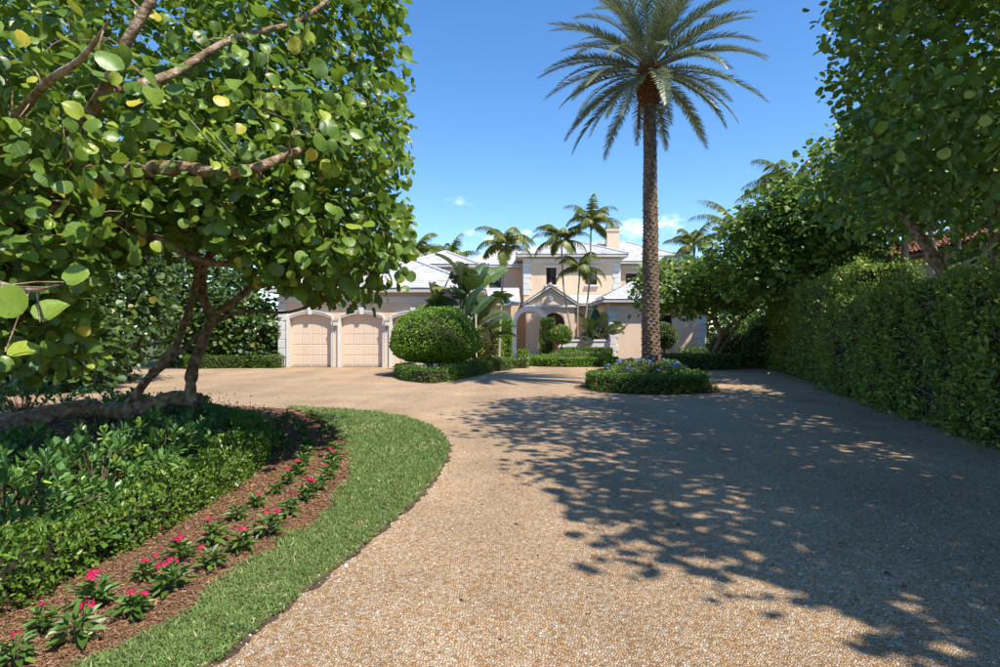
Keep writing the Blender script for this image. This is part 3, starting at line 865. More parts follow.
mb.build('ridge_cap', M['roofcap'], ro)
arc = seg_arch(3.25, 4.85, 2.55, 3.25)
door = MB().prism([(3.2, .16), (4.9, .16), (4.9, 2.55)] + [(x, z) for x, z in arc[::-1]] + [(3.2, 2.55)], PY+.30, PY+.39).build('entry_door', M['wood'], house)
for s in (0, 1):
    for za, zb in ((.35, 1.15), (1.28, 2.35)):
        xa = 3.36 + s*.75
        MB().bbox(xa, xa+.62, PY+.262, PY+.298, za, zb, .03).build('door_panel', M['wood'], door)
MB().box(4.0, 4.06, PY+.22, PY+.299, 1.0, 1.25).build('handle', M['brass'], door)
sweep_trim(MB(), [(3.25, .0), (3.25, 2.4)] + arc + [(4.85, 2.4), (4.85, .0)], .12, PY-.05, PY-.002).build('door_surround', M['stone'], house)
for k in range(3):
    MB().bbox(2.1, 5.3, PY-.35-.32*(2-k), PY-.03 if k == 0 else PY-.035-.001*k, .002+.001*k, .07*(k+1), .015).build('step', M['stone'], house)
# freestanding arch in front of the entry court
AY = 43.1
ops = [(1.18, 3.12, 0, 2.35, 3.32)]
arc = seg_arch(1.18, 3.12, 2.35, 3.32, 18); outer = seg_arch(.82, 3.48, 2.35, 3.68, 18)
mb = MB()
for i in range(17): mb.prism([arc[i], arc[i+1], outer[i+1], outer[i]], AY, AY+.5)
mb.box(.82, 1.18, AY, AY+.5, 0, 2.35); mb.box(3.12, 3.48, AY, AY+.5, 0, 2.35)
ar = mb.build('archway', M['stucco'], house)
mb = MB()
arc2 = seg_arch(1.0, 3.3, 2.35, 3.5, 18)
sweep_trim(mb, [(1.18, 0.002), (1.18, 1.2), (1.18, 2.25)] + arc + [(3.12, 2.25), (3.12, 1.2), (3.12, .002)], .37, AY-.07, AY-.002).build('arch_band', M['trim'], ar)
# link wall between garage and arch with its own low roof
MB().box(-1.3, .80, 44.6, 45.0, 0, 3.75).build('wall', M['stucco'], house)
MB().box(.825, 1.94, 47.4, 47.8, 0, 3.9).build('wall', M['stucco'], house)
acc = roof_plane([], (-1.5, 43.9, 3.95), (1.5, 43.9, 3.95), (1.5, 47.5, 5.3), (-1.5, 47.5, 5.3), seed=80)
V, Fs, R = join_arrays(acc); lo = link('roof', new_mesh('roof', V, Fs, M['rooftile'], R), house)
MB().box(-1.45, 1.45, 43.92, 43.99, 3.78, 3.93).build('eave_board', M['fascia'], lo)
# --- right single-storey wing
RY = 40.6
front_wall(MB(), 7.4, 13.9, 3.78, RY, RY+.38, [(10.4, 11.65, .85, 2.95, 2.95)]).build('wall', M['stucco'], house)
mb = MB(); mb.box(7.4, 7.7, RY+.38, 47, 0, 3.78); mb.box(13.6, 13.9, RY+.38, 47, 0, 3.78); mb.box(7.7, 13.6, 46.7, 47, 0, 3.78); mb.build('wall', M['stucco'], house)
MB().box(10.2, 11.9, RY+.39, RY+.5, .5, 3.2).build('room_wall', M['wood'], house)
window(10.4, 11.65, .85, 2.95, RY+.14)
quoins(7.4, 8.0, RY, .02, 3.3, -1); quoins(13.3, 13.9, RY, .02, 3.3, 1)
cornice(7.35, 13.95, RY, 3.32, 3.58)
hip_roof(6.85, 14.5, 39.9, 47.8, 3.98, 5.75, 10.4, 11.0, 43.9, seed=90)
# paved approach to the arch
tag(sheet('entry_path', [(.7, 39.0), (3.6, 39.0), (3.6, 44.0), (.7, 44.0)], .010, M['stone']), 'pale stone path')

# low white garden wall in front of the house
gw = thing('garden_wall', 'low white coped garden wall left of the right wing', 'wall', (5.6, 40.0, 0))
MB().box(3.9, 7.34, 40.0, 40.28, 0, 1.16).build('wall_body', M['trim'], gw)
MB().bbox(3.85, 7.345, 39.94, 40.34, 1.163, 1.29, .02).build('coping', M['trim'], gw)

# neighbour's house over the hedge
nb = thing('neighbour_house', 'cream neighbouring house with red clay tile roof behind the hedge', 'house', (25.5, 27, 0))
MB().box(21.6, 31, 19.5, 38, 0, 5.6).build('wall', M['cream'], nb)
acc = []
r = np.random.default_rng(5)
for i in range(62):      # barrel tiles running up the slope
    y = 19.0 + i*.315
    for c in range(9):
        xa = 21.0 + c*.60; za = 5.80 + c*.60*.36
        th = np.linspace(0, np.pi, 5)
        prof = np.stack([0*th, y + .15*np.cos(th), .10*np.sin(th)], 1)
        A = prof*(1, 1, 1) + (xa - .05, 0, za + .035); B = prof*(1, 1, .8) + (xa + .6, 0, za + .216)
        V = np.concatenate([A, B]); n = 5; k = np.arange(n-1)
        acc.append((V, [np.stack([k, k+1, k+n+1, k+n], 1)], np.full((2*n, 3), r.uniform())))
V, Fs, R = join_arrays(acc); ro = link('roof', new_mesh('roof', V, Fs, M['clay'], R), nb)
MB().prism([(21.0, 5.72), (26.5, 7.70), (32, 5.72), (32, 5.60), (21.0, 5.60)], 18.8, 38.6).build('roof_deck', M['wood'], ro)
for yy in (24, 30, 35):
    w = MB().box(21.53, 21.599, yy, yy+1.2, 2.2, 4.3).build('window', M['wood'], nb)
    MB().box(21.50, 21.528, yy+.1, yy+1.1, 2.3, 4.2).build('pane', M['glass'], w)
# ------------------------------------------------------------------ plants: builders
def blob_pts(blobs, n, shell=.5, seed=0, rough=.12):
    """points in the outer shell of a union of (centre, radii, power) bodies"""
    r = np.random.default_rng(seed)
    vol = np.array([np.prod(b[1])**(2/3) for b in blobs]); vol /= vol.sum()
    out = []; nrm = []
    for (c, rad, pw), w in zip(blobs, vol):
        m = int(n*w) + 1
        d = unit(r.normal(size=(m, 3)))
        k = (np.abs(d)**pw).sum(1)**(-1/pw)
        u = r.uniform(shell**3, 1, m)**(1/3)
        p = d*(k*u)[:, None]
        p *= (1 + rough*wob(d*2.2, 1.3, seed + 3))[:, None]
        out.append(np.array(c) + p*np.array(rad)); nrm.append(unit(d/np.array(rad)))
    return np.concatenate(out), np.concatenate(nrm)

def grow(limbs, targets, r_tip=.006, r_k=.018, seed=0, sag=.0):
    """join every target to the nearest wood already there; returns tubes and the twig ends"""
    r = np.random.default_rng(seed)
    nodes = np.concatenate([np.asarray(l[0], float) for l in limbs])
    nrad = np.concatenate([np.linspace(l[1], l[2], len(l[0])) for l in limbs])
    d0 = np.linalg.norm(targets[:, None] - nodes[None], axis=2).min(1)
    order = np.argsort(d0)
    tubes = []; buf = nodes; brad = nrad; dirs = np.zeros_like(targets)
    for i in order:
        t = targets[i]
        d = np.linalg.norm(buf - t, axis=1) + np.maximum(0, buf[:, 2] - t[2])*.5
        j = int(np.argmin(d)); a = buf[j]
        ln = np.linalg.norm(t - a)
        if ln < 1e-3: continue
        s = np.linspace(0, 1, 5)[:, None]
        bend = r.normal(0, .10, 3)*ln
        pts = a + (t - a)*s + np.sin(np.pi*s)*bend + np.array((0, 0, 1.0))*(.10*ln*np.sin(np.pi*s)) 
        r0 = min(brad[j]*.75, max(r_tip*1.3, r_k*ln + r_tip))
        rad = np.linspace(r0, r_tip, 5)
        tubes.append((pts, rad))
        dirs[i] = pts[-1] - pts[-2]
        buf = np.concatenate([buf, pts[1:]]); brad = np.concatenate([brad, rad[1:]])
    return tubes, unit(dirs)

def tubes_mesh(name, tubes, mat, k=5):
    parts = []
    for pts, rad in tubes:
        v, f = tube_arrays(np.asarray(pts, float), np.asarray(rad, float), k)
        parts.append((v, [f]))
    V, Fs, _ = join_arrays(parts)
    return new_mesh(name, V, Fs, mat, smooth=True)

def limb(pts, r0, r1, n=5, knob=.06, seed=0):
    """bumpy, slightly crooked limb along control points -> (points, radii)"""
    p = smooth_path(np.array(pts, float), n)
    r = np.random.default_rng(seed)
    rad = np.linspace(r0, r1, len(p))*(1 + r.normal(0, knob, len(p)))
    return p, rad

def clump_leaves(tips, outs, per, spread, size, seed=0, up=.55, face=.45, rnd_lo=0, rnd_hi=.96, sun=.45, odd=.02):
    r = np.random.default_rng(seed)
    n = len(tips)*per
    T = np.repeat(tips, per, 0); O = np.repeat(outs, per, 0)
    off = r.normal(0, spread, (n, 3))
    Pp = T + off
    D = unit(unit(off)*.9 + O*.55 + r.normal(0, .5, (n, 3)) + np.array((0, 0, -.25)))
    N = np.array((0, 0, up)) + O*face + r.normal(0, .5, (n, 3)) + np.array(SUN)*sun
    S = size*np.exp(r.normal(0, .24, n))
    R = np.clip(rnd_lo + (rnd_hi - rnd_lo)*r.beta(1.6, 1.9, n), 0, 1)
    R[r.uniform(0, 1, n) < odd] = r.uniform(.95, 1.0)
    return Pp, D, N, S, R

def simple_tree(name, label, cat, base, limbs, blobs, n_clump, per, spread, leaf, mat, group=None, shell=.45, seed=0, bark='bark', tmpl=None, keep=None, twig_k=4, rough=.14, trunk_n=1):
    root = thing(name, label, cat, base, group)
    tg, on = blob_pts(blobs, n_clump, shell, seed, rough)
    if keep is not None:
        k = keep(tg); tg, on = tg[k], on[k]
    nb_ = np.array([(np.linalg.norm(tg - q, axis=1) < .8).sum() for q in tg]); tg, on = tg[nb_ > 4], on[nb_ > 4]
    L_ = [(l[0], l[1][0], l[1][-1]) for l in limbs]
    tubes, dirs = grow(L_, tg, seed=seed)
    link('trunk', tubes_mesh('trunk', limbs[:trunk_n], M[bark], 10), root)
    for lb in limbs[trunk_n:]: link('branch', tubes_mesh('branch', [lb], M[bark], 8), root)
    tag(link('twigs', tubes_mesh('twigs', tubes, M[bark], twig_k), root), kind='stuff')
    Pp, D, N, S, R = clump_leaves(tg, unit(on + .3*dirs), per, spread, leaf, seed + 1)
    if keep is not None:
        k = keep(Pp); Pp, D, N, S, R = Pp[k], D[k], N[k], S[k], R[k]
    a = scatter(tmpl or leaf_round_low(), Pp, D, N, S, R)
    tag(link('crown', new_mesh('crown', a[0], a[1], M[mat], a[2]), root), kind='stuff')
    return root

def hedge_arrays(path, w, h, dens, leaf, seed=0, rnd=(0, 1), bump=.05, z0=0., rad=.10, closed=False, depth=.05, tmpl=None, ends=True, upk=.35, hfun=None):
    """leaves over the clipped faces of a hedge following a ground path, plus the solid dark core"""
    r = np.random.default_rng(seed)
    p = np.asarray(path, float)
    if closed: p = np.concatenate([p, p[:1]])
    seg = np.linalg.norm(np.diff(p, axis=0), axis=1); cum = np.concatenate([[0], np.cumsum(seg)]); Lt = cum[-1]
    per = 2*(h - rad) + (w - 2*rad) + np.pi*rad
    n = int(Lt*per*dens)
    s = r.uniform(0, Lt, n)
    idx = np.clip(np.searchsorted(cum, s) - 1, 0, len(seg) - 1)
    f = (s - cum[idx])/seg[idx]
    tg = unit(np.gradient(p, axis=0))
    c = p[idx] + (p[idx+1] - p[idx])*f[:, None]
    tn = unit(tg[idx] + (tg[idx+1] - tg[idx])*f[:, None])
    nr = np.stack([tn[:, 1], -tn[:, 0]], 1)                        # to the right of the path
    q = r.uniform(0, per, n)
    a = h - rad; b_ = a + np.pi*rad/2; cc = b_ + w - 2*rad; dd = cc + np.pi*rad/2
    u = np.zeros(n); z = np.zeros(n); nu = np.zeros(n); nz = np.zeros(n)
    k = q < a; u[k] = w/2; z[k] = q[k]; nu[k] = 1
    k = (q >= a) & (q < b_); t = (q[k]-a)/rad; u[k] = w/2 - rad + rad*np.cos(t); z[k] = h - rad + rad*np.sin(t); nu[k] = np.cos(t); nz[k] = np.sin(t)
    k = (q >= b_) & (q < cc); u[k] = w/2 - rad - (q[k]-b_); z[k] = h; nz[k] = 1
    k = (q >= cc) & (q < dd); t = np.pi/2 + (q[k]-cc)/rad; u[k] = -w/2 + rad + rad*np.cos(t); z[k] = h - rad + rad*np.sin(t); nu[k] = np.cos(t); nz[k] = np.sin(t)
    k = q >= dd; u[k] = -w/2; z[k] = h - rad - (q[k]-dd); nu[k] = -1
    if hfun is not None: z = z*hfun(c[:, 0], c[:, 1])
    Pp = np.c_[c + nr*u[:, None], z + z0]
    Nn = np.c_[nr*nu[:, None], nz]
    if ends and not closed:
        m = int(w*h*dens)
        for e, sg in ((0, -1), (-1, 1)):
            uu = r.uniform(-w/2, w/2, m); zz = r.uniform(0, h, m)
            if hfun is not None: zz = zz*hfun(np.full(m, p[e, 0]), np.full(m, p[e, 1]))
            t = tg[e]; nn = np.array((t[1], -t[0]))
            Pp = np.concatenate([Pp, np.c_[p[e] + nn*uu[:, None], zz + z0]])
            Nn = np.concatenate([Nn, np.tile((t[0]*sg, t[1]*sg, 0.), (m, 1))])
    n = len(Pp)
    Pp = Pp + Nn*(bump*wob(Pp, 2.2, seed) + .6*bump*wob(Pp, 7, seed+1) - r.exponential(depth, n) + .5*depth)[:, None]
    stray = r.uniform(0, 1, n) < .05
    Pp = Pp + Nn*(stray*r.exponential(.9*bump + .02, n))[:, None]
    kp = (wob(Pp, 3.2, seed + 7) < .62) | (r.uniform(0, 1, n) < .35)
    Pp, Nn = Pp[kp], Nn[kp]; n = len(Pp)
    Pp[:, 2] = np.maximum(Pp[:, 2], z0 + .02)
    D = unit(Nn*.75 + r.normal(0, .6, (n, 3)) + np.array((0, 0, upk)))
    N = unit(Nn*.6 + r.normal(0, .45, (n, 3)) + np.array((0, 0, .5)))
    R = rnd[0] + (rnd[1]-rnd[0])*r.beta(1.5, 1.8, n)
    S = leaf*np.exp(r.normal(0, .22, n))
    leaves = scatter(tmpl or leaf_hex(.55), Pp - D*S[:, None]*.5, D, N, S, R)
    # core
    iw = w/2 - .05 - depth; ih = h - .05 - depth
    nr_ = np.stack([tg[:, 1], -tg[:, 0]], 1)
    pc = p.copy()
    if not closed and ends:
        pc[0] += tg[0]*.08; pc[-1] -= tg[-1]*.08
    hz = ih*(hfun(pc[:, 0], pc[:, 1]) if hfun is not None else np.ones(len(pc)))
    Vc = np.concatenate([np.c_[pc + nr_*iw, np.full(len(p), z0 + .01)], np.c_[pc + nr_*iw, z0 + hz], np.c_[pc - nr_*iw, z0 + hz], np.c_[pc - nr_*iw, np.full(len(p), z0 + .01)]])
    m = len(p); i = np.arange(m-1)
    Fc = [np.concatenate([np.stack([i+m*j, i+1+m*j, i+1+m*(j+1), i+m*(j+1)], 1) for j in range(3)])]
    if not closed: Fc[0] = np.concatenate([Fc[0], np.array([(0, m, 2*m, 3*m), (m-1, 4*m-1, 3*m-1, 2*m-1)])])
    return leaves, (Vc, Fc)

def hedge(name, label, cat, path, w, h, dens, leaf, mat='hedge', group=None, **kw):
    lv, core = hedge_arrays(path, w, h, dens, leaf, **kw)
    c = np.asarray(path)[len(path)//2]
    root = thing(name, label, cat, (c[0], c[1], kw.get('z0', 0.)), group)
    tag(link('foliage', new_mesh('foliage', lv[0], lv[1], M[mat], lv[2]), root), kind='stuff')
    link('dark_core', new_mesh('dark_core', core[0], core[1], M['twigs']), root)
    return root

def body_arrays(c, rad, pw, n, leaf, seed=0, depth=.04, bump=.03, rnd=(0, 1), zmin=None, tmpl=None, tight=.75, down=1.):
    r = np.random.default_rng(seed)
    d = unit(r.normal(size=(n, 3)))
    k = (np.abs(d)**pw).sum(1)**(-1/pw)
    Pp = np.array(c) + d*k[:, None]*np.array(rad)
    Nn = unit(np.sign(d)*np.abs(d*k[:, None])**(pw-1)/np.array(rad))
    lo_ = Pp[:, 2] < c[2]; Pp[lo_, 2] = c[2] - (c[2] - Pp[lo_, 2])*down
    if zmin is not None:
        low = Pp[:, 2] < zmin
        Pp[low, 2] = zmin + r.uniform(-.03, .05, low.sum()); Nn[low] = unit(Nn[low]*(1, 1, .2) + (0, 0, -.5))
    Pp = Pp + Nn*(bump*wob(Pp, 2.5, seed) + bump*wob(Pp, 8, seed + 5) - r.exponential(depth, n) + depth*.4)[:, None]
    D = unit(Nn*tight + r.normal(0, .6, (n, 3)) + np.array((0, 0, .25)))
    N = unit(Nn*.7 + r.normal(0, .42, (n, 3)) + np.array((0, 0, .4)))
    S = leaf*np.exp(r.normal(0, .2, n))
    return scatter(tmpl or leaf_hex(.55), Pp - D*S[:, None]*.5, D, N, S, rnd[0] + (rnd[1]-rnd[0])*r.beta(1.5, 1.7, n))

def body_core(c, rad, pw, zmin=None, k=.88, nu=20, nv=12, down=1.):
    u = np.linspace(0, 2*np.pi, nu, endpoint=False); v = np.linspace(.02, np.pi-.02, nv)
    U, Vv = np.meshgrid(u, v)
    d = np.stack([np.cos(U)*np.sin(Vv), np.sin(U)*np.sin(Vv), np.cos(Vv)], -1).reshape(-1, 3)
    kk = (np.abs(d)**pw).sum(1)**(-1/pw)
    Pp = np.array(c) + d*kk[:, None]*np.array(rad)*k
    lo_ = Pp[:, 2] < c[2]; Pp[lo_, 2] = c[2] - (c[2] - Pp[lo_, 2])*down
    if zmin is not None: Pp[:, 2] = np.maximum(Pp[:, 2], zmin + .08)
    i = np.arange(nv-1)[:, None]*nu; j = np.arange(nu)[None]; j2 = (j+1) % nu
    Fq = np.stack([i+j, i+nu+j, i+nu+j2, i+j2], -1).reshape(-1, 4)
    return Pp, [Fq]

def topiary(name, label, cat, c, rad, pw, n, leaf, mat, stem=None, zmin=None, seed=0, group=None, rnd=(0, 1), bump=.03, depth=.04, down=1.):
    root = thing(name, label, cat, (c[0], c[1], 0), group)
    a = body_arrays(c, rad, pw, n, leaf, seed, zmin=zmin, rnd=rnd, bump=bump, depth=depth, down=down)
    tag(link('foliage', new_mesh('foliage', a[0], a[1], M[mat], a[2]), root), kind='stuff')
    v, f = body_core(c, rad, pw, zmin, down=down)
    link('dark_core', new_mesh('dark_core', v, f, M['twigs'], smooth=True), root)
    for s in (stem or []):
        link('stem', tubes_mesh('stem', [s], M['barkd'], 7), root)
    return root

def frond_arrays(base, az, el, length, droop, ll, n, lw=.075, vee=.35, hang=.0, bare=.12, r0=.022, seed=0, curl=1.3, twist=0.):
    """one pinnate palm frond"""
    r = np.random.default_rng(seed)
    m = 16
    t = np.linspace(0, 1, m)
    e = el - droop*t**curl
    a = az + twist*t**1.5
    d = np.stack([np.cos(a)*np.cos(e), np.sin(a)*np.cos(e), np.sin(e)], 1)
    pts = np.array(base) + np.concatenate([[np.zeros(3)], np.cumsum(d[:-1]*length/(m-1), 0)])
    v, f = tube_arrays(pts, np.linspace(r0, .004, m), 4)
    ra = (v, [f], np.full((len(v), 3), .75))
    tt = np.repeat(np.linspace(bare, 1, n), 2); sg = np.tile((1., -1.), n)
    x = tt*(m-1); i = np.minimum(x.astype(int), m-2); fr = (x - i)[:, None]
    Pb = pts[i]*(1-fr) + pts[i+1]*fr
    T = unit(d[i]*(1-fr) + d[i+1]*fr)
    side0 = np.stack([-np.sin(a), np.cos(a), 0*a], 1)
    S = side0[i]
    U = unit(np.cross(T, -S)); U *= np.sign(U[:, 2:3] + 1e-6)
    ang = (1.15 - .62*tt + r.normal(0, .07, len(tt)))[:, None]
    D = T*np.cos(ang) + (S*sg[:, None]*np.cos(vee) + U*np.sin(vee))*np.sin(ang) + np.array((0, 0, -hang)) + r.normal(0, .05, (len(tt), 3))
    Ln = ll*(np.clip(np.sin(np.pi*(.12 + .80*tt)), .15, 1)**.7)*r.uniform(.88, 1.1, len(tt))
    N = U + S*sg[:, None]*(-.35) + r.normal(0, .12, (len(tt), 3))
    la = scatter(leaf_blade(lw, .16 + hang*.35), Pb, D, N, Ln, np.clip(r.normal(.45, .2, len(tt)) + .15*(tt > .93), 0, 1))
    return join_arrays([ra, la])

def palm(name, label, base, trunk_pts, r0, r1, mat, bark, fronds, group=None, shaft=None, ring=.0, extra=None):
    root = thing(name, label, 'palm tree', base, group)
    p = smooth_path(np.array(trunk_pts, float), 8)
    rr = np.linspace(r0, r1, len(p)); rr[:3] *= (1.35, 1.18, 1.06)
    link('trunk', tubes_mesh('trunk', [(p, rr)], M[bark], 9), root)
    if shaft:
        top = p[-1]; d = unit(p[-1] - p[-2])
        link('crownshaft', tubes_mesh('crownshaft', [(np.array([top - d*.05, top + d*shaft*.3, top + d*shaft]), [r1*1.25, r1*1.5, r1*.7])], M['stemgreen'], 8), root)
    for fr in fronds:
        V, Fs, R = fr
        link('frond', new_mesh('frond', V, Fs, M[mat], R), root)
    return root
# ------------------------------------------------------------------ the near sea grape tree on the left
def near_sea_grape():
    root = thing('sea_grape_tree', 'big round-leaved sea grape tree leaning over the left flower bed', 'tree', (-7.4, 8.2, 0))
    LB = []
    LB.append(limb([(-7.9, 7.6, .0), (-7.3, 8.2, .36), (-6.6, 8.55, .50), (-6.15, 8.8, .60), (-5.6, 8.9, .55), P(150, 405, 9.0), P(175, 398, 9.1), P(200, 401, 9.15)], .145, .115, 7, .10, 1))   # low trunk lying along the bed
    LB.append(limb([P(190, 398, 9.1), P(193, 368, 9.1), P(207, 332, 9.0), P(211, 316, 8.9), P(203, 296, 8.8), P(206, 262, 8.6), P(236, 226, 8.2), P(262, 205, 7.9), P(292, 170, 7.6), P(318, 120, 7.4)], .088, .03, 6, .08, 2))
    LB.append(limb([P(130, 403, 9.0), P(150, 376, 8.9), P(173, 351, 8.9), P(189, 310, 8.8), P(197, 272, 8.5), P(190, 230, 8.0), P(170, 180, 7.4), P(150, 120, 6.9)], .066, .026, 6, .08, 3))
    LB.append(limb([P(151, 377, 8.9), P(182, 350, 9.1), P(205, 330, 9.3), P(240, 312, 9.2), P(290, 312, 8.9), P(330, 296, 8.6)], .045, .018, 5, .05, 4))
    LB.append(limb([P(211, 316, 8.9), P(236, 300, 9.0), P(254, 284, 9.0), P(300, 240, 8.8), P(340, 190, 8.6), P(360, 130, 8.4)], .06, .022, 5, .05, 5))
    # upper limbs from the trunk out of view on the left
    LB.append(limb([(-7.9, 7.6, .0), (-7.5, 7.3, 1.2), (-6.6, 6.9, 2.2), P(0, 222, 6.3), P(45, 186, 6.1), P(108, 172, 6.0), P(175, 168, 5.9), P(240, 172, 5.9), P(300, 150, 6.2)], .19, .035, 6, .06, 6))
    LB.append(limb([P(28, 207, 6.2), P(85, 209, 6.4), P(148, 234, 6.6), P(205, 262, 7.0), P(250, 262, 7.3)], .075, .028, 5, .06, 7))
    LB.append(limb([P(56, 182, 6.1), P(80, 130, 5.7), P(104, 92, 5.4), P(128, 40, 5.2), P(170, -30, 5.2)], .075, .035, 5, .06, 8))
    LB.append(limb([P(15, 214, 6.3), P(0, 150, 5.4), P(40, 90, 4.6), P(80, 60, 4.0), P(110, 20, 3.7)], .06, .007, 5, .06, 9))
    LB.append(limb([P(104, 92, 5.4), P(170, 75, 5.8), P(230, 40, 6.2), P(300, 20, 6.6), P(350, -20, 7.0)], .05, .02, 5, .06, 10))
    LB.append(limb([P(0, 222, 6.3), P(-40, 260, 5.0), P(-10, 280, 4.2), P(30, 290, 3.7), P(60, 285, 3.4)], .04, .005, 5, .06, 11))
    for i, lb in enumerate(LB):
        link('trunk' if i in (0, 5) else 'branch', tubes_mesh('limb', [lb], M['bark'], 12 if i < 6 else 9), root)
    blobs = [((-4.95, 7.4, 4.9), (3.74, 3.5, 2.75), 4.5), ((-3.4, 7.8, 3.3), (2.2, 2.2, 1.2), 2.8), ((-4.3, 4.6, 3.6), (1.3, 1.2, 1.3), 2.2), ((-5.3, 6.4, 2.3), (1.7, 1.7, 1.2), 2.3)]
    tg, on = blob_pts(blobs, 3300, .22, 21, .10)
    def keep(p):
        x, y, z = p.T
        q_ = np.clip((-.33 - x/y + .05*wob(p, 1.6, 12))/.16, 0, 1); q_ = q_*q_*(3 - 2*q_)
        floor = (2.12 + .12*np.sin(x*2.1 + y))*(1 - q_) + (1.72 + .15*y + .28*wob(p, 1.9, 13))*q_
        floor = np.where(x < -.66*y + .25*wob(p, 1.4, 17), 1.25 + .2*wob(p, 2.0, 18), floor)
        return (z > floor) & (y > 3.1) & (x > -8.6) & (x < -.10*y - .42)
    k = keep(tg) & ((tg[:, 1] > 6.3) | (np.random.default_rng(4).uniform(0, 1, len(tg)) < np.where(tg[:, 2] < 2.4, .8, .24))) & ((wob(tg, 1.15, 33) < .30) | (np.random.default_rng(5).uniform(0, 1, len(tg)) < .15)); tg, on = tg[k], on[k]
    tubes, dirs = grow([(l[0], l[1][0], l[1][-1]) for l in LB], tg, .0045, .016, 22)
    tag(link('twigs', tubes_mesh('twigs', tubes, M['bark'], 5), root), kind='stuff')
    Pp, D, N, S, R = clump_leaves(tg, unit(on + .4*dirs), 14, .15, .111, 23, up=.45, face=.55, sun=.55, odd=.015)
    # a few leaves hang close to the lens at the left edge
    hp = np.array([P(66, 104, 2.9), P(22, 8, 3.0), P(-8, 290, 3.3), P(40, 322, 3.6), P(5, 352, 3.6), P(98, 50, 3.7), P(118, 44, 3.9), P(64, 282, 4.2), P(140, 72, 4.2), P(210, 38, 4.4), P(160, 160, 4.4), P(225, 105, 4.4), P(270, 262, 5.4)])
    aw = np.concatenate([t[0] for t in tubes] + [l[0] for l in LB])
    hp = np.array([q for q in hp if np.linalg.norm(aw - q, axis=1).min() < .55])
    hk = len(hp)
    r = np.random.default_rng(6)
    Pp = np.concatenate([Pp, hp]); D = np.concatenate([D, unit(r.normal(0, .6, (hk, 3)) + (.5, 0, .1))])
    N = np.concatenate([N, np.array((.35, -.8, .55)) + r.normal(0, .25, (hk, 3))]); S = np.concatenate([S, r.uniform(.15, .19, hk)]); R = np.concatenate([R, r.uniform(.4, .78, hk)])
    ok = keep(Pp) | (np.arange(len(Pp)) >= len(Pp) - hk)
    Pp, D, N, S, R = Pp[ok], D[ok], N[ok], S[ok], R[ok]
    # petioles tie the hanging leaves to their twigs
    allw = np.concatenate([t[0] for t in tubes] + [l[0] for l in LB])
    pet = []
    for q in hp:
        a = allw[np.argmin(np.linalg.norm(allw - q, axis=1))]
        pet.append((np.array([a, a*.5 + q*.5 + (0, 0, .012), q]), [.006, .005, .004]))
    tag(link('petioles', tubes_mesh('petioles', pet, M['bark'], 5), root), kind='stuff')
    # the largest leaves in view become leaves of their own
    px = 500 + Pp[:, 0]/Pp[:, 1]*F; py = HY - (Pp[:, 2]-H)/Pp[:, 1]*F
    vis = (Pp[:, 1] > 1) & (px > -5) & (px < 420) & (py > -5) & (py < 420)
    cell = (np.floor(px/9).astype(int)*1000 + np.floor(py/9).astype(int))
    front = np.zeros(len(Pp), bool); seen = set()
    for i in np.argsort(Pp[:, 1]):
        if vis[i] and cell[i] not in seen:
            seen.add(cell[i]); front[i] = True
    app = S/np.maximum(Pp[:, 1], .5)*np.where(front, 1, 0)
    big = np.argsort(-app)[:300]
    isbig = np.zeros(len(Pp), bool); isbig[big] = True
    tm = [leaf_round(.12, .12, 6, .015), leaf_round(.22, .28, 6, .03, 1), leaf_round(.04, .05, 6, .05, 2), leaf_round(-.08, .22, 6, .035, 4)]
    shape = rng.integers(0, 4, len(Pp))
    parts = [scatter(tm[s], *[q[(~isbig) & (shape == s)] for q in (Pp, D, N, S, R)]) for s in range(4)]
    V, Fs, Rr = join_arrays(parts)
    tag(link('foliage', new_mesh('foliage', V, Fs, M['seagrape'], Rr, smooth=True), root), kind='stuff')
    lib = {}
    for i in big:
        key = (int(shape[i]), int(np.clip(R[i]*8, 0, 7.99)))
        if key not in lib:
            v, f = tm[key[0]]
            att = np.c_[v[:, 0], v[:, 1], np.full(len(v), min(1.0, (key[1] + .5)/8))]
            lib[key] = new_mesh('leaf', v, f, M['seagrape'], att, smooth=True)
        d = unit(D[i]); z = unit(N[i] - N[i].dot(d)*d); x = np.cross(d, z)
        Mx = np.eye(4); Mx[:3, 0] = x*S[i]; Mx[:3, 1] = d*S[i]; Mx[:3, 2] = z*S[i]; Mx[:3, 3] = Pp[i] - np.array(root.location)
        o = bpy.data.objects.new('leaf', lib[key]); COL.objects.link(o); o.parent = root
        o.matrix_local = Matrix(Mx.tolist())
    # flower spikes
    mb = MB()
    for (px_, py_, Y) in ((181, 150, 4.0), (215, 135, 4.2), (190, 120, 4.1)):
        q = P(px_, py_, Y)
        pts = [q + (0.02*i*math.sin(px_), 0, -.022*i) for i in range(8)]
        mb.tube(pts, [.010 if i % 2 else .006 for i in range(8)], 6)
    tag(mb.build('flower_spikes', M['stemgreen'], root), kind='stuff')
near_sea_grape()

# ------------------------------------------------------------------ planting bed on the left
bed_path = smooth_path([(-3.30, .8), (-3.26, 2.2), (-3.22, 3.6), (-3.12, 4.6), (-3.14, 5.8), (-3.22, 7.0), (-3.45, 8.2), (-3.95, 9.6), (-4.9, 11.2), (-6.6, 12.5), (-8.5, 13.2)], 6)
hf = lambda x, y: 1 - .22*np.clip((y - 7.5)/3, 0, 1)
hedge('bed_hedge', 'low small-leaved hedge edging the mulch of the left flower bed', 'hedge', bed_path, .50, .36, 2600, .040, 'hedgelit', seed=31, bump=.085, depth=.06, rad=.16, hfun=hf)

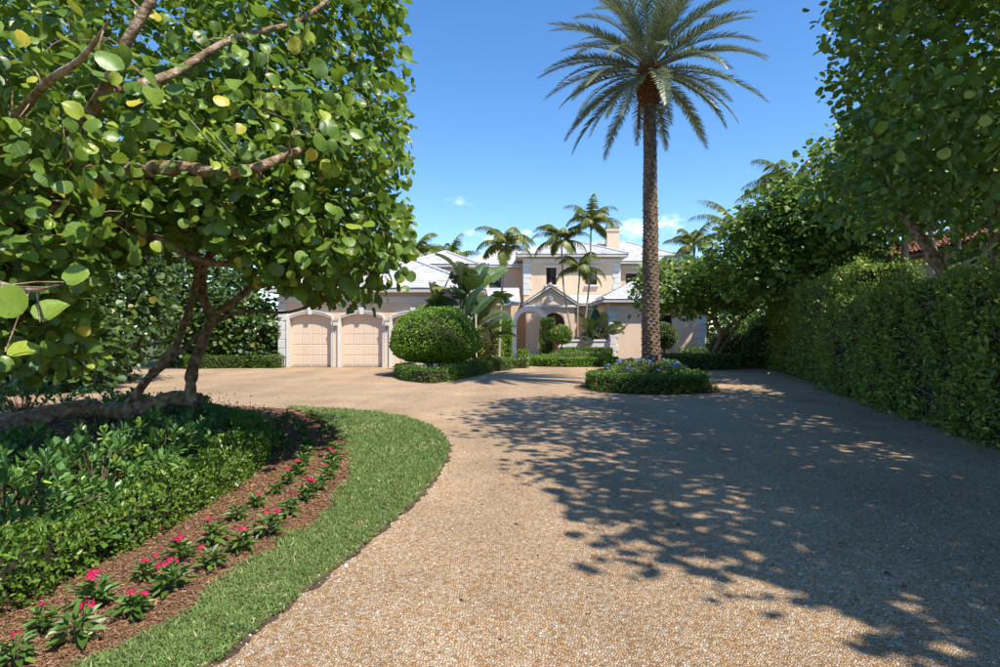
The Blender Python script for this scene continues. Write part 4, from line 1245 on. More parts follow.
def rosette_shrub(c, rad, hgt, nros, label, seed):
    r = np.random.default_rng(seed)
    root = thing('rosette_shrub', label, 'shrub', (c[0], c[1], 0), 'glossy shrubs behind the low bed hedge')
    d = unit(r.normal(size=(nros, 3))); d[:, 2] = np.abs(d[:, 2])*1.1 + .12; d = unit(d)
    k = r.uniform(.55, 1.05, nros)
    tip = np.array((c[0], c[1], .06)) + d*np.array((rad, rad, hgt))*k[:, None]
    ax = unit(d*.6 + np.array((0, 0, .75)) + r.normal(0, .28, (nros, 3)))
    tubes = [(np.array([(c[0] + .15*dd[0], c[1] + .15*dd[1], .02), (np.array((c[0], c[1], .05)) + t)/2 + (0, 0, .04), t]), [.011, .008, .005]) for dd, t in zip(d[::2], tip[::2])]
    tag(link('stems', tubes_mesh('stems', tubes, M['barkd'], 4), root), kind='stuff')
    per = 9
    A = np.repeat(ax, per, 0); n = nros*per
    ph = np.tile(np.arange(per)*2.4, nros) + np.repeat(r.uniform(0, 6.28, nros), per)
    e1 = unit(np.cross(A, np.array((.3, .5, .2)))); e2 = np.cross(A, e1)
    tilt = np.tile(np.linspace(.25, 1.25, per)[::-1], nros) + r.normal(0, .12, n)
    rd = e1*np.cos(ph)[:, None] + e2*np.sin(ph)[:, None]
    D = A*np.cos(tilt)[:, None] + rd*np.sin(tilt)[:, None]
    N = A*np.sin(tilt)[:, None] - rd*np.cos(tilt)[:, None] + r.normal(0, .15, (n, 3))
    N *= np.where((N*A).sum(1, keepdims=True) < 0, -1, 1)
    base = np.repeat(tip, per, 0) - A*(np.tile(np.linspace(.05, 0, per), nros))[:, None]
    T = leaf_hex(.42, .05, .10)
    T[0][:, :] = np.array([(0,0,0),(.13,.40,.03),(.21,.76,.02),(0,1,-.08),(-.21,.76,.02),(-.13,.40,.03)])
    a = scatter(T, base, D, N, .098*np.exp(r.normal(0, .22, n)), np.clip(np.repeat(r.beta(1.5, 2, nros), per) + r.normal(0, .08, n) + .25*(np.tile(np.arange(per), nros) < 2)*r.uniform(0, 1, n), 0, 1))
    tag(link('foliage', new_mesh('foliage', a[0], a[1], M['pitto'], a[2]), root), kind='stuff')
    return root
shrubs = [((-3.80, 3.3), .82, .84, 'nearest glossy rosette-leaved shrub behind the low bed hedge'),
          ((-3.74, 4.5), .82, .78, 'glossy rosette shrub behind the hedge, second from the camera'),
          ((-3.72, 5.6), .80, .72, 'glossy rosette shrub behind the hedge, third from the camera'),
          ((-3.85, 6.8), .80, .68, 'glossy rosette shrub behind the hedge, fourth from the camera'),
          ((-4.35, 8.0), .80, .56, 'shaded glossy shrub in front of the upright sea grape stem'),
          ((-5.25, 5.3), .75, .55, 'glossy shrub in the deep shade of the bed, nearer one'),
          ((-5.45, 6.9), .80, .52, 'glossy shrub in deep shade below the lying trunk'),
          ((-5.5, 10.2), .85, .62, 'dark glossy shrub just behind the lying trunk'),
          ((-7.0, 10.6), .9, .70, 'leafy shrub behind the left end of the lying trunk'),
          ((-8.6, 10.8), 1.0, .9, 'leafy shrub at the left edge beyond the lying trunk'),
          ((-7.0, 6.3), .8, .55, 'dark shrub at the far left below the sea grape')]
for i, (c, rd, hg, lab) in enumerate(shrubs):
    rosette_shrub(c, rd, hg, 120 if i < 5 else 95, lab, 40 + i)

# flowers: pentas in rows
PT = leaf_hex(.42, .09, .30)
def pentas_geo(seed, n=34, near=False):
    r = np.random.default_rng(seed)
    hgt = r.uniform(.13, .18)
    az = np.arange(n)*2.4 + r.uniform(0, 6.28); lev = np.linspace(.15, 1, n)
    base = np.stack([np.cos(az)*.022, np.sin(az)*.022, .02 + lev*hgt*.75], 1) + r.normal(0, .022, (n, 3))*(1, 1, .3)
    base[:, 2] = np.maximum(base[:, 2], .015)
    el = .05 + .75*lev + r.normal(0, .15, n)
    D = np.stack([np.cos(az)*np.cos(el), np.sin(az)*np.cos(el), np.sin(el)], 1)
    N = np.stack([-np.cos(az)*np.sin(el), -np.sin(az)*np.sin(el), np.cos(el)], 1) + r.normal(0, .15, (n, 3))
    S = r.uniform(.082, .130, n)*(1.1 - .35*lev)
    R = np.clip(r.normal(.5, .22, n), 0, 1)
    heads = [(np.array((r.normal(0, .035), r.normal(0, .035), hgt + r.uniform(.015, .05))), r.uniform(.022, .034)) for _ in range(r.choice([0, 1, 1, 2, 2]))]
    return base, D, N, S, R, heads
def flower_head(c, rad, seed):
    r = np.random.default_rng(seed)
    parts = []
    nf = 22
    d = unit(r.normal(size=(nf, 3))); d[:, 2] = np.abs(d[:, 2]) + .15; d = unit(d)
    for q in range(5):                                   # five-petalled stars
        e1 = unit(np.cross(d, np.array((.2, .7, .3)))); e2 = np.cross(d, e1)
        a = q*2*np.pi/5
        D = e1*math.cos(a) + e2*math.sin(a) + d*.25
        parts.append(scatter(leaf_tri(.62, .05), c + d*rad*(1, 1, .62), D, d, .0125*rad/.032*np.ones(nf), r.uniform(0, 1, nf)))
    return join_arrays(parts)
def pentas(px, py, label, near, seed, row):
    g0 = G(px, py + (8 if near else 3))
    root = thing('pentas_plant', label, 'flower', (g0[0], g0[1], .012), 'red pentas planted in rows in the mulch bed')
    base, D, N, S, R, heads = pentas_geo(seed)
    s = rng.uniform(.74, 1.02)
    root.scale = (s, s, s); root.rotation_euler = (0, 0, rng.uniform(0, 6.28))
    tubes = [(np.array([(0, 0, -.01), (.004, 0, .05), (0, .004, .12)]), [.007, .006, .004])] + [(np.array([(0, 0, -.01), (h[0][0]*.4, h[0][1]*.4, h[0][2]*.5), h[0]]), [.006, .005, .003]) for h in heads]
    link('stem', tubes_mesh('stem', tubes, M['stemgreen'], 5), root, (0, 0, 0))
    if near:
        for i in range(len(base)):
            a = scatter(PT, base[i:i+1], D[i:i+1], N[i:i+1], S[i:i+1], R[i:i+1])
            link('leaf', new_mesh('leaf', a[0], a[1], M['pentas_leaf'], a[2]), root, (0, 0, 0))
    else:
        a = scatter(PT, base, D, N, S, R)
        tag(link('foliage', new_mesh('foliage', a[0], a[1], M['pentas_leaf'], a[2]), root, (0, 0, 0)), kind='stuff')
    for j, (c, rad) in enumerate(heads):
        V, Fs, Rr = flower_head(c, rad*(1.1 if near else 1.15), seed*7 + j)
        link('flower_head', new_mesh('flower_head', V, Fs, M['pink'], Rr), root, (0, 0, 0))
ordw = ['first', 'second', 'third', 'fourth', 'fifth', 'sixth', 'seventh', 'eighth', 'ninth', 'tenth', 'eleventh', 'twelfth', 'thirteenth', 'fourteenth', 'fifteenth', 'sixteenth', 'seventeenth', 'eighteenth', 'nineteenth']
outer = [(75,640),(133,611),(172,586),(212,563),(241,546),(269,530),(288,515),(307,499),(317,489),(328,478),(332,469),(334,460),(334,450),(333,441),(329,433),(324,427),(318,421),(310,416)]
inner = [(14,662),(42,627),(95,602),(146,575),(181,555),(214,537),(237,519),(257,506),(276,492),(288,483),(297,474),(303,464),(306,455),(307,446),(306,438),(303,431),(298,425)]
third = [(284,449),(283,440),(279,432),(281,424),(286,418)]
sd = 100
for nm, row, rid in (('outer row beside the lawn', outer, 0), ('inner row beside the hedge', inner, 1), ('short shaded row by the hedge end', third, 2)):
    for i, (px, py) in enumerate(row):
        sd += 1
        pentas(px, py, 'red pentas plant, %s from the camera in the %s' % (ordw[i], nm), (i < 6 and rid < 2), sd, rid)

# ------------------------------------------------------------------ island with the tall date palm
IC = (4.55, 18.75); IR = 1.98
th = np.linspace(0, 2*np.pi, 40, endpoint=False)
circ = lambda rr: np.stack([IC[0] + rr*np.cos(th), IC[1] + rr*np.sin(th)], 1)
tag(sheet('island_bed', circ(2.22), .006, M['soil']), 'round mulch bed of the palm island')
def ring_hedge():
    lv, core = hedge_arrays(circ(1.62), .46, .50, 1500, .055, seed=61, closed=True, rad=.10, bump=.03)
    root = thing('island_hedge', 'clipped ring hedge around the date palm island', 'hedge', (IC[0], IC[1], 0))
    tag(link('foliage', new_mesh('foliage', lv[0], lv[1], M['hedge'], lv[2]), root), kind='stuff')
    link('dark_core', new_mesh('dark_core', core[0], core[1], M['twigs']), root)
ring_hedge()
def plumbago():
    r = np.random.default_rng(66)
    root = thing('plumbago', 'mounded plumbago with pale blue flowers inside the island hedge', 'shrub', (IC[0], IC[1], 0))
    a = body_arrays((IC[0], IC[1], .35), (1.36, 1.36, .54), 2.2, 5200, .075, 67, depth=.07, bump=.07)
    tag(link('foliage', new_mesh('foliage', a[0], a[1], M['ground_cover'], a[2]), root), kind='stuff')
    v, f = body_core((IC[0], IC[1], .35), (1.36, 1.36, .54), 2.2, None, .8)
    link('dark_core', new_mesh('dark_core', v, f, M['twigs'], smooth=True), root)
    n = 46
    az = r.uniform(0, 6.28, n); rr = np.sqrt(r.uniform(.15, 1, n))*1.28
    for k in range(n):
        c = np.array((IC[0] + rr[k]*math.cos(az[k]), IC[1] + rr[k]*math.sin(az[k]), .36 + .54*max(.05, 1-(rr[k]/1.36)**2.2)**(1/2.2) + .04))
        V, Fs, R = flower_head(c, .052, 700 + k)
        link('flower_head', new_mesh('flower_head', V, Fs, M['blue'], R), root)
plumbago()
isl = [(-2.62 + i*.135) for i in range(17)]
for i, an in enumerate(isl):
    x, y = IC[0] + 2.02*math.cos(an), IC[1] + 2.02*math.sin(an)
    root = thing('pentas_plant', 'small red flower at the foot of the island hedge, %s from the left' % ordw[i], 'flower', (x, y, .01), 'red flowers ringing the palm island')
    base, D, N, S, R, heads = pentas_geo(300 + i, 18)
    root.rotation_euler = (0, 0, i*1.3); root.scale = (1.35, 1.35, 1.1)
    a = scatter(PT, base, D, N, S, R)
    tag(link('foliage', new_mesh('foliage', a[0], a[1], M['pentas_leaf'], a[2]), root, (0, 0, 0)), kind='stuff')
    for j, (c, rad) in enumerate(heads[:2]):
        V, Fs, Rr = flower_head(c, rad, 900 + i*5 + j)
        link('flower_head', new_mesh('flower_head', V, Fs, M['red'], Rr), root, (0, 0, 0))

def date_palm():
    bx, by = 4.72, 18.75
    root = thing('date_palm', 'tall date palm with grey-green fronds rising from the round island', 'palm tree', (bx, by, 0))
    # trunk with spiralling diamond leaf scars, as real relief
    k, m = 40, 420
    z = np.linspace(0.05, 9.0, m); a = np.linspace(0, 2*np.pi, k, endpoint=False)
    A, Z = np.meshgrid(a, z)
    R0 = np.interp(Z, [0, .5, 1.2, 3.5, 6.5, 9.0], [.42, .34, .29, .26, .225, .205])
    row = .105; q = Z/row + A/(2*np.pi)*3.0
    nn = 9
    ph = (q % 1); ir = np.floor(q)
    tt = ((A/(2*np.pi)*nn + .5*(ir % 2)) % 1)
    dia = np.clip(1 - np.abs(tt - .5)*2.2, 0, 1)
    rel = .048*dia*(1 - ph)**.8 + .012*np.sin(A*5 + Z*3) + rng.normal(0, .006, A.shape)
    Rr = R0 - .03 + rel*np.interp(Z, [0, 6, 9], [1.25, .85, .65])
    lean = .12*(Z/9)**1.5*-.4
    V = np.stack([bx + lean + Rr*np.cos(A), by + Rr*np.sin(A), Z], -1).reshape(-1, 3)
    i = np.arange(m-1)[:, None]*k; j = np.arange(k)[None]; j2 = (j+1) % k
    Fq = np.stack([i+j, i+j2, i+k+j2, i+k+j], -1).reshape(-1, 4)
    link('trunk', new_mesh('trunk', V, [Fq], M['palmbark'], smooth=True), root)
    # swollen boss of cut leaf bases
    top = np.array((bx - .05, by, 8.85))
    acc = []
    zz = np.linspace(0, 1.35, 14); rad = np.interp(zz, [0, .15, .55, 1.0, 1.35], [.22, .34, .40, .36, .22])
    v, f = tube_arrays(top + np.c_[0*zz, 0*zz, zz], rad, 20); acc.append((v, [f]))
    r = np.random.default_rng(71)
    for kx in range(150):
        az = kx*2.39996; h = .04 + 1.2*kx/150
        rr = np.interp(h, zz, rad)
        d = np.array((math.cos(az), math.sin(az), 0))
        b0 = top + d*rr*.9 + (0, 0, h)
        up = np.array((0, 0, 1.)); s = np.cross(up, d)
        w = .055; ln = r.uniform(.07, .14)
        dv = unit(d*.75 + up*.8)
        Vb = np.array([b0 - s*w, b0 + s*w, b0 + s*w*.7 + dv*ln, b0 - s*w*.7 + dv*ln, b0 - s*w + d*.05 - up*.03, b0 + s*w + d*.05 - up*.03])
        acc.append((Vb, [np.array([(0, 1, 2, 3), (4, 5, 2, 3)])]))
    V, Fs, _ = join_arrays(acc)
    link('crown_boss', new_mesh('crown_boss', V, Fs, M['palmboss']), root)
    n = 68
    for i in range(n):
        t = i/(n-1)
        az = i*2.39996 + r.normal(0, .12)
        el = 1.38 - 1.95*t**.95 + r.normal(0, .07)
        ln = 3.35 - .25*abs(t - .5) + r.normal(0, .14)
        dr = .62 + .50*(1-t)*.9 + r.normal(0, .10) + (.25 if t < .25 else 0)
        b0 = top + np.array((.16*math.cos(az), .16*math.sin(az), 1.36 - .45*t))
        V, Fs, R = frond_arrays(b0, az, el, ln, dr, .42, 80, .075, .50, .05, .14, .028, 500 + i, 1.5, r.normal(0, .12))
        link('frond', new_mesh('frond', V, Fs, M['datefrond'], R), root)
    # hanging spent fruit stalk
    link('fruit_stalk', tubes_mesh('fruit_stalk', [(np.array([top + (-.3, -.1, .2), top + (-.36, -.12, -.1), top + (-.36, -.12, -.75)]), [.02, .03, .05])], M['palmboss'], 7), root)
date_palm()

# ------------------------------------------------------------------ slender palms in front of the house
def feather_palm(label, trunk_pts, n, length, seed, group='slender palms before the house', r0=.075, r1=.05, mat='feather', ll=.58, droop=2.0, name='feather_palm', elmax=1.35, bark='greytrunk', hang=.55):
    r = np.random.default_rng(seed)
    top = np.array(trunk_pts[-1], float); d = unit(top - np.array(trunk_pts[-2], float))
    apex = top + d*.55
    fr = []
    for i in range(n):
        t = i/max(1, n-1)
        az = i*2.39996 + seed + r.normal(0, .15)
        el = elmax - 1.15*t + r.normal(0, .12)
        fr.append(frond_arrays(apex - d*.25*t, az, el, length*r.uniform(.88, 1.1), droop*r.uniform(.85, 1.15)*(1 - .15*t), ll, 48, .13, .22, hang, .12, .016, seed*50 + i, 1.25, r.normal(0, .2)))
    return palm(name, label, trunk_pts[0], trunk_pts, r0, r1, mat, bark, fr, group, .6)
def gp(px, py, Y): return P(px, py, Y)
YB = 41.0
feather_palm('slender palm with leaning grey trunk, left stem of the trio by the gable', [(*(G(576, 360)[:2]*0 + np.array(((577-500)/F*YB, YB))), 0), gp(571, 330, YB), gp(564, 290, YB), gp(561.5, 247, YB)], 15, 2.3, 3)
feather_palm('slender palm, shortest middle stem of the trio by the gable', [((578.5-500)/F*YB, YB+.1, 0), gp(577.5, 330, YB), gp(578, 300, YB), gp(579.5, 276, YB)], 11, 2.1, 7)
feather_palm('slender palm, tallest right stem of the trio by the gable', [((580-500)/F*YB, YB-.1, 0), gp(584, 330, YB), gp(589.5, 280, YB), gp(591, 230, YB)], 16, 2.5, 11)
feather_palm('slender palm standing behind the paddle-leaved clump near the arch', [((499-500)/F*33.5, 33.5, 0), gp(500, 330, 33.5), gp(502, 290, 33.5), gp(505, 254, 33.5)], 15, 2.1, 15)

# ------------------------------------------------------------------ paddle-leaved clumps
def paddle_leaf(base, az, el, pet, bl, bw, seed, tear=6):
    r = np.random.default_rng(seed)
    m = 8; e = el - .25*np.linspace(0, 1, m)
    d = np.stack([np.cos(az)*np.cos(e), np.sin(az)*np.cos(e), np.sin(e)], 1)
    pts = np.array(base) + np.concatenate([[np.zeros(3)], np.cumsum(d[:-1]*pet/(m-1), 0)])
    v, f = tube_arrays(pts, np.linspace(.045, .018, m), 6)
    parts = [(v, [f], np.full((len(v), 3), .85))]
    k = 12; t = np.linspace(0, 1, k)
    e2 = e[-1] - .75*t**1.3 - .05
    dd = np.stack([np.cos(az)*np.cos(e2), np.sin(az)*np.cos(e2), np.sin(e2)], 1)
    mid = pts[-1] + np.concatenate([[np.zeros(3)], np.cumsum(dd[:-1]*bl/(k-1), 0)])
    roll = r.normal(0, .5)
    side = np.array((-math.sin(az), math.cos(az), 0.))
    w = bw/2*np.clip(np.sin(np.pi*(.06 + .90*t))**.55, .05, 1)
    tone = np.clip(r.beta(1.6, 1.8), 0, 1)
    for sg in (1, -1):
        ups = np.cross(dd, side); ups *= np.sign(ups[:, 2:3] + 1e-6)
        sN = unit(side*math.cos(roll)*sg + ups*(math.sin(roll)*sg + .26))
        row_a, row_m, row_o = mid, mid + sN*(w*.55)[:, None] + ups*.02 + dd*.03, mid + sN*w[:, None] + dd*.08 - ups*(.05*w/bw)[:, None]
        i = 0
        while i < k - 1:
            j = min(k - 1, i + int(r.integers(2, 6)))              # strips between the tears
            sh = ups[i]*r.normal(0, .05) - dd[i]*.012
            V = np.concatenate([row_a[i:j+1], row_m[i:j+1] + sh*.4, row_o[i:j+1] + sh])
            m2 = j - i + 1; q = np.arange(m2 - 1)
            parts.append((V, [np.concatenate([np.stack([q, q+1, q+1+m2, q+m2], 1), np.stack([q+m2, q+1+m2, q+1+2*m2, q+2*m2], 1)])], np.full((len(V), 3), tone)))
            i = j
    v, f = tube_arrays(mid, np.linspace(.018, .005, k), 4)
    parts.append((v, [f], np.full((len(v), 3), .8)))
    return join_arrays(parts)
def paddle_clump(label, stems, seed, scale=1.0):
    r = np.random.default_rng(seed)
    c = np.mean([s[0] for s in stems], 0)
    root = thing('paddle_leaf_plant', label, 'shrub', (c[0], c[1], 0), 'clumps of tall paddle leaves')
    q = 0
    for (b, top, nl) in stems:
        b = np.array(b, float); top = np.array(top, float)
        link('stem', tubes_mesh('stem', [(np.array([b, (b+top)/2 + (.04, .03, 0), top]), [.10*scale, .08*scale, .07*scale])], M['barkd'], 8), root)
        a0 = r.uniform(0, 3.14)
        for i in range(nl):
            az = a0 + (np.pi if i % 2 else 0) + r.normal(0, .32)
            el = 1.47 - .72*(i/max(1, nl-1))**.9 + r.normal(0, .08)
            V, Fs, R = paddle_leaf(top - (0, 0, .05*i), az, el, scale*r.uniform(.8, 1.3), scale*r.uniform(1.25, 1.8), scale*r.uniform(.70, .98), seed*40 + q)
            q += 1
            link('leaf', new_mesh('leaf', V, Fs, M['strel'], R, smooth=True), root)
YS = 26.6
fx = lambda px, Y: (px - 500)/F*Y
paddle_clump('tall dark paddle-leaved clump behind the round bush', [((fx(460, YS), YS, 0), (fx(461, YS), YS, 2.9), 9), ((fx(472, YS), YS+.5, 0), (fx(473, YS), YS+.5, 3.0), 9), ((fx(472, YS), YS-.4, 0), (fx(466, YS), YS-.4, 1.5), 7), ((fx(444, YS), YS+.6, 0), (fx(440, YS), YS+.6, 2.2), 5), ((fx(474, YS), YS+.8, 0), (fx(472, YS), YS+.8, 1.2), 6)], 81, .98)
YS2 = 41.0
paddle_clump('smaller paddle-leaved clump between the palm trio and the right wing', [((fx(594, YS2), YS2, 0), (fx(593, YS2), YS2, .9), 8), ((fx(603, YS2), YS2+.3, 0), (fx(606, YS2), YS2+.3, .8), 7), ((fx(598, YS2), YS2-.2, 0), (fx(599, YS2), YS2-.2, 1.3), 6)], 83, .95)

# ------------------------------------------------------------------ clipped bush, columns, low hedges, lollipops
topiary('round_bush', 'big bright green clipped dome bush before the garage', 'bush', (-2.60, 24.3, 1.25), (1.80, 1.74, 1.53), 2.1, 13500, .085, 'bush',
        stem=[limb([(-2.55 + a, 24.3 + b, 0), (-2.55 + 1.6*a, 24.3 + 1.5*b, .4), (-2.55 + 3*a, 24.3 + 2.5*b, .9)], .06, .03, 4, .04, i) for i, (a, b) in enumerate([(-.2, -.1), (.15, -.2), (.05, .1), (-.1, -.25), (.25, .0)])], zmin=.50, seed=90, bump=.04, down=.50)
hp = smooth_path([G(402, 376.5)[:2], G(414, 381)[:2], G(432, 382.5)[:2], G(452, 379.5)[:2], G(470, 376)[:2], G(484, 372.3)[:2], G(500, 369.5)[:2]], 6)
tag(sheet('bush_bed', list(map(tuple, hp + np.array((.1, -.5)))) + [(.6, 29), (.6, 30.2), (-1.2, 30.2), (-4.6, 26.8), (-4.8, 24.0)], .005, M['soil']), 'mulch bed of the round bush')
hedge('low_hedge', 'low clipped hedge curving in front of the round bush', 'hedge', hp + np.array((0, .12)), .62, .50, 900, .062, 'hedgelit', seed=91, bump=.05, rnd=(0, .8))
hedge('low_hedge', 'short low hedge continuing right of the round bush hedge toward the arch', 'hedge', smooth_path([(.18, 28.9), (.7, 29.3), (1.25, 29.7)], 4), .6, .52, 800, .065, 'hedgelit', seed=92, rnd=(0, .8))
hedge('low_hedge', 'second low hedge behind the round bush hedge', 'hedge', smooth_path([(-2.0, 25.9), (-.8, 26.8), (.3, 28.0)], 4), .7, .55, 700, .065, 'hedge', seed=93)
hedge('low_hedge', 'low hedge at the garage corner on the far left', 'hedge', smooth_path([(-15.2, 29.0), (-13.2, 29.6), (-11.5, 29.7), (-10.9, 29.5)], 4), .8, .60, 650, .07, 'hedgelit', seed=94, rnd=(0, .7))
for (x, y, h_, lab, sdv) in ((.28, 36.4, 2.55, 'tall clipped hedge column on the left of the archway', 95), (2.95, 37.6, 2.65, 'tall clipped hedge column on the right of the archway', 96)):
    hedge('hedge_column', lab, 'hedge', [(x-.42, y), (x, y), (x+.42, y)], .84, h_, 620, .075, 'bush' if sdv == 95 else 'hedgelit', 'hedge columns flanking the arch', seed=sdv, rad=.06, bump=.02, rnd=(0, .75))
topiary('leafy_shrub', 'rounded leafy shrub beside the left hedge column', 'shrub', (-.75, 34.6, 1.15), (.95, .8, 1.15), 2.2, 2200, .12, 'ground_cover', zmin=.05, seed=97, bump=.12, depth=.1)
rs = topiary('standard_rose', 'small round standard rose tree with pink blooms before the entry', 'tree', (3.75, 36.4, 1.62), (.66, .62, .60), 2.1, 1700, .085, 'bush', stem=[limb([(3.75, 36.4, 0), (3.73, 36.4, .6), (3.75, 36.4, 1.3)], .05, .04, 4, .03, 1)], seed=98, bump=.06)
for i in range(6):
    d_ = unit(np.array((math.cos(i*2.1) - .1, -.7, .5*math.sin(i*1.7) + .3)))
    V, Fs, R = flower_head(np.array((3.75, 36.4, 1.62)) + d_*(.66, .62, .6), .07, 970 + i)
    link('bloom', new_mesh('bloom', V, Fs, M['rose'], R), rs)
topiary('lollipop_tree', 'small dark ball-headed tree by the right wing window', 'tree', (9.35, 34.2, 1.58), (.72, .70, .80), 2.1, 2000, .085, 'hedge', stem=[limb([(9.35, 34.2, 0), (9.36, 34.2, .5), (9.35, 34.2, 1.1)], .05, .045, 4, .03, 2)], seed=99, bump=.05)
hl = smooth_path([(2.35, 32.9), (1.95, 31.9), (2.3, 31.0), (3.4, 30.6), (4.9, 30.8), (6.0, 31.4)], 5)
hedge('low_hedge', 'sunlit low curved hedge in front of the standard rose', 'hedge', hl, .7, .48, 850, .07, 'bush', seed=101, rnd=(0, .85))
hedge('low_hedge', 'clipped hedge against the low white garden wall', 'hedge', [(3.75, 37.9), (5.4, 37.9), (7.1, 37.9)], .9, .78, 500, .085, 'hedgelit', seed=102, rnd=(0, .8))
topiary('ground_cover', 'light green mounded ground cover behind the curved low hedge', 'shrub', (4.2, 33.2, .15), (2.1, 1.8, .55), 2.3, 4200, .09, 'ground_cover', zmin=.03, seed=103, bump=.08)
hr = smooth_path([(7.4, 29.6), (8.6, 28.7), (9.9, 28.4), (11.2, 28.6)], 5)
hedge('low_hedge', 'dark low hedge along the drive before the right wing', 'hedge', hr, .8, .70, 800, .07, 'hedge', seed=104)
tag(sheet('right_bed', [(5.5, 31.2), (7.2, 29.0), (9.9, 27.9), (13.2, 28.4), (14.2, 31), (13.5, 40.4), (4.2, 39.8), (2.2, 33.5)], .005, M['soil']), 'mulch bed before the right wing')
topiary('potted_mound', 'small bright mound of leaves inside the arch', 'shrub', (1.62, 42.2, .3), (.42, .4, .42), 2.1, 700, .09, 'bush', zmin=.02, seed=105)

# ------------------------------------------------------------------ the tall hedge on the right
LD = unit(np.array((.265, 1.0)))
def right_hedge(y0, y1, off, w, h_, label, seed, dens, leaf):
    ys = np.arange(y0, y1 + .1, .7)
    path = np.stack([hedge_x(ys) + off + w/2, ys], 1)[::-1]
    lv, core = hedge_arrays(path, w, h_, dens, leaf, seed=seed, bump=.20, depth=.12, rad=.3)
    root = thing('tall_hedge', label, 'hedge', (path[0][0], path[0][1], 0), 'tall hedges along the right of the drive')
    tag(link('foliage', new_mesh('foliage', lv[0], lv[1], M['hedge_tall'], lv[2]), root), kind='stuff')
    link('dark_core', new_mesh('dark_core', core[0], core[1], M['twigs']), root)
    r = np.random.default_rng(seed)
    tb = []
    for _ in range(int((y1-y0)*26)):
        y = r.uniform(y0, y1); z = r.uniform(.1, h_ - .2)
        a = np.array((hedge_x(y) + off + r.uniform(.05, .14), y, z))
        d = unit(np.array((-.45, r.normal(0, .7), r.normal(.35, .6)))); ln = r.uniform(.2, .7)
        b_ = a + d*ln*.55 + (0, 0, .02); c_ = a + d*ln; c_[0] = max(c_[0], hedge_x(c_[1]) + off - .12)
        tb.append((np.array([a, b_, c_]), [.010, .008, .004]))
    tag(link('twigs', tubes_mesh('twigs', tb, M['bark'], 4), root), kind='stuff')
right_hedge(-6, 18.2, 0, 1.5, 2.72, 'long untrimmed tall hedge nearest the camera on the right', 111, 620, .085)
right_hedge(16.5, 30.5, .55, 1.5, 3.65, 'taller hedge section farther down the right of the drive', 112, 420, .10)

# ------------------------------------------------------------------ trees on the right
def rt(name, label, base, blobs, seed, n, per, leaf, stems, spread=.24, group='trees along the right side', **kw):
    simple_tree(name, label, 'tree', (base[0], base[1], 0), stems, blobs, n, per, spread, leaf, 'seagrape_far', group, seed=seed, **kw)
b = np.array((9.55, 11.4, 0))
stems = [limb([b, b + (.05, .0, 1.2), b + (-.15, -.1, 2.4), b + (-.5, -.4, 4.0), b + (-.9, -1.2, 6.0)], .16, .06, 5, .07, 1),
         limb([b + (.1, .1, .4), b + (.5, .2, 2.2), b + (.7, .1, 3.4), b + (1.0, .2, 5.0), b + (1.2, 0, 7.0)], .14, .05, 5, .07, 2),
         limb([b + (-.05, 0, .6), b + (-.5, .3, 2.2), b + (-1.0, .6, 3.4), b + (-1.5, 1.0, 4.6), b + (-1.9, 1.4, 5.8)], .15, .05, 5, .07, 3),
         limb([b + (.1, -.2, .5), b + (.5, -1.0, 2.4), b + (.3, -2.0, 3.6), b + (-.2, -3.4, 5.2), b + (-.6, -4.8, 6.6)], .17, .05, 5, .07, 4),
         limb([b + (-.2, -.1, 2.4), b + (-.9, -.9, 3.2), b + (-1.2, -2.0, 4.0), b + (-1.6, -3.0, 4.8)], .09, .04, 5, .07, 5)]
def keep_rt(p):
    x, y, z = p.T
    return ((x - .49*z > .55) | (y + .47*z > 6.8)) & (z > 3.0) & ((x > .565*y + .6*wob(p, 1.3, 8) + .25*np.maximum(0, 4.3 - z) + .40*np.cos((z - 6.1)*2.1)) | (z > H + .60*y)) & ((z > 3.95 + .3*np.sin(y*2.3)) | (x > .74*y))
rt('sea_grape_tree', 'large spreading sea grape tree behind the near right hedge', b, [((8.8, 9.6, 6.6), (3.4, 4.4, 3.4), 2.6), ((8.8, 12.6, 6.4), (2.9, 2.8, 3.2), 2.4), ((6.9, 7.6, 8.9), (2.8, 4.2, 2.3), 2.4)], 121, 1900, 15, .128, stems, .30, keep=keep_rt)
b = np.array((9.6, .6, 0))
stems = [limb([b, b + (-.1, .2, 1.5), b + (-.5, .3, 3.2), b + (-1.0, .2, 5.0), b + (-1.2, 0, 6.6)], .2, .06, 5, .07, 6),
         limb([b + (0, .1, .5), b + (.3, -.6, 2.5), b + (-.2, -1.4, 4.6), b + (-.6, -2.0, 6.0)], .16, .05, 5, .07, 7)]
rt('sea_grape_tree', 'sea grape tree beside the camera that shades the near gravel', b, [((8.7, .9, 6.0), (2.6, 2.9, 2.6), 2.3), ((8.2, 3.4, 6.6), (2.2, 2.0, 2.2), 2.2), ((6.9, 2.7, 8.0), (2.2, 2.4, 1.9), 2.2), ((7.2, .6, 6.8), (1.6, 1.8, 1.6), 2.1)], 122, 1150, 15, .135, stems, .34, keep=lambda p: (p[:, 2] > 2.95) & ((p[:, 0] - .49*p[:, 2] > .65) | (p[:, 1] + .47*p[:, 2] > 6.8)) & ((p[:, 0] > .86*p[:, 1]) | (p[:, 2] > H + .60*p[:, 1])))
b = np.array((13.6, 25.0, 0))
stems = [limb([b, b + (-.2, 0, 2), b + (-.6, -.2, 4), b + (-.9, -.2, 6)], .2, .06, 5, .06, 8), limb([b + (0, 0, 1), b + (.4, .2, 3), b + (.6, .2, 5.2)], .13, .05, 5, .06, 9)]
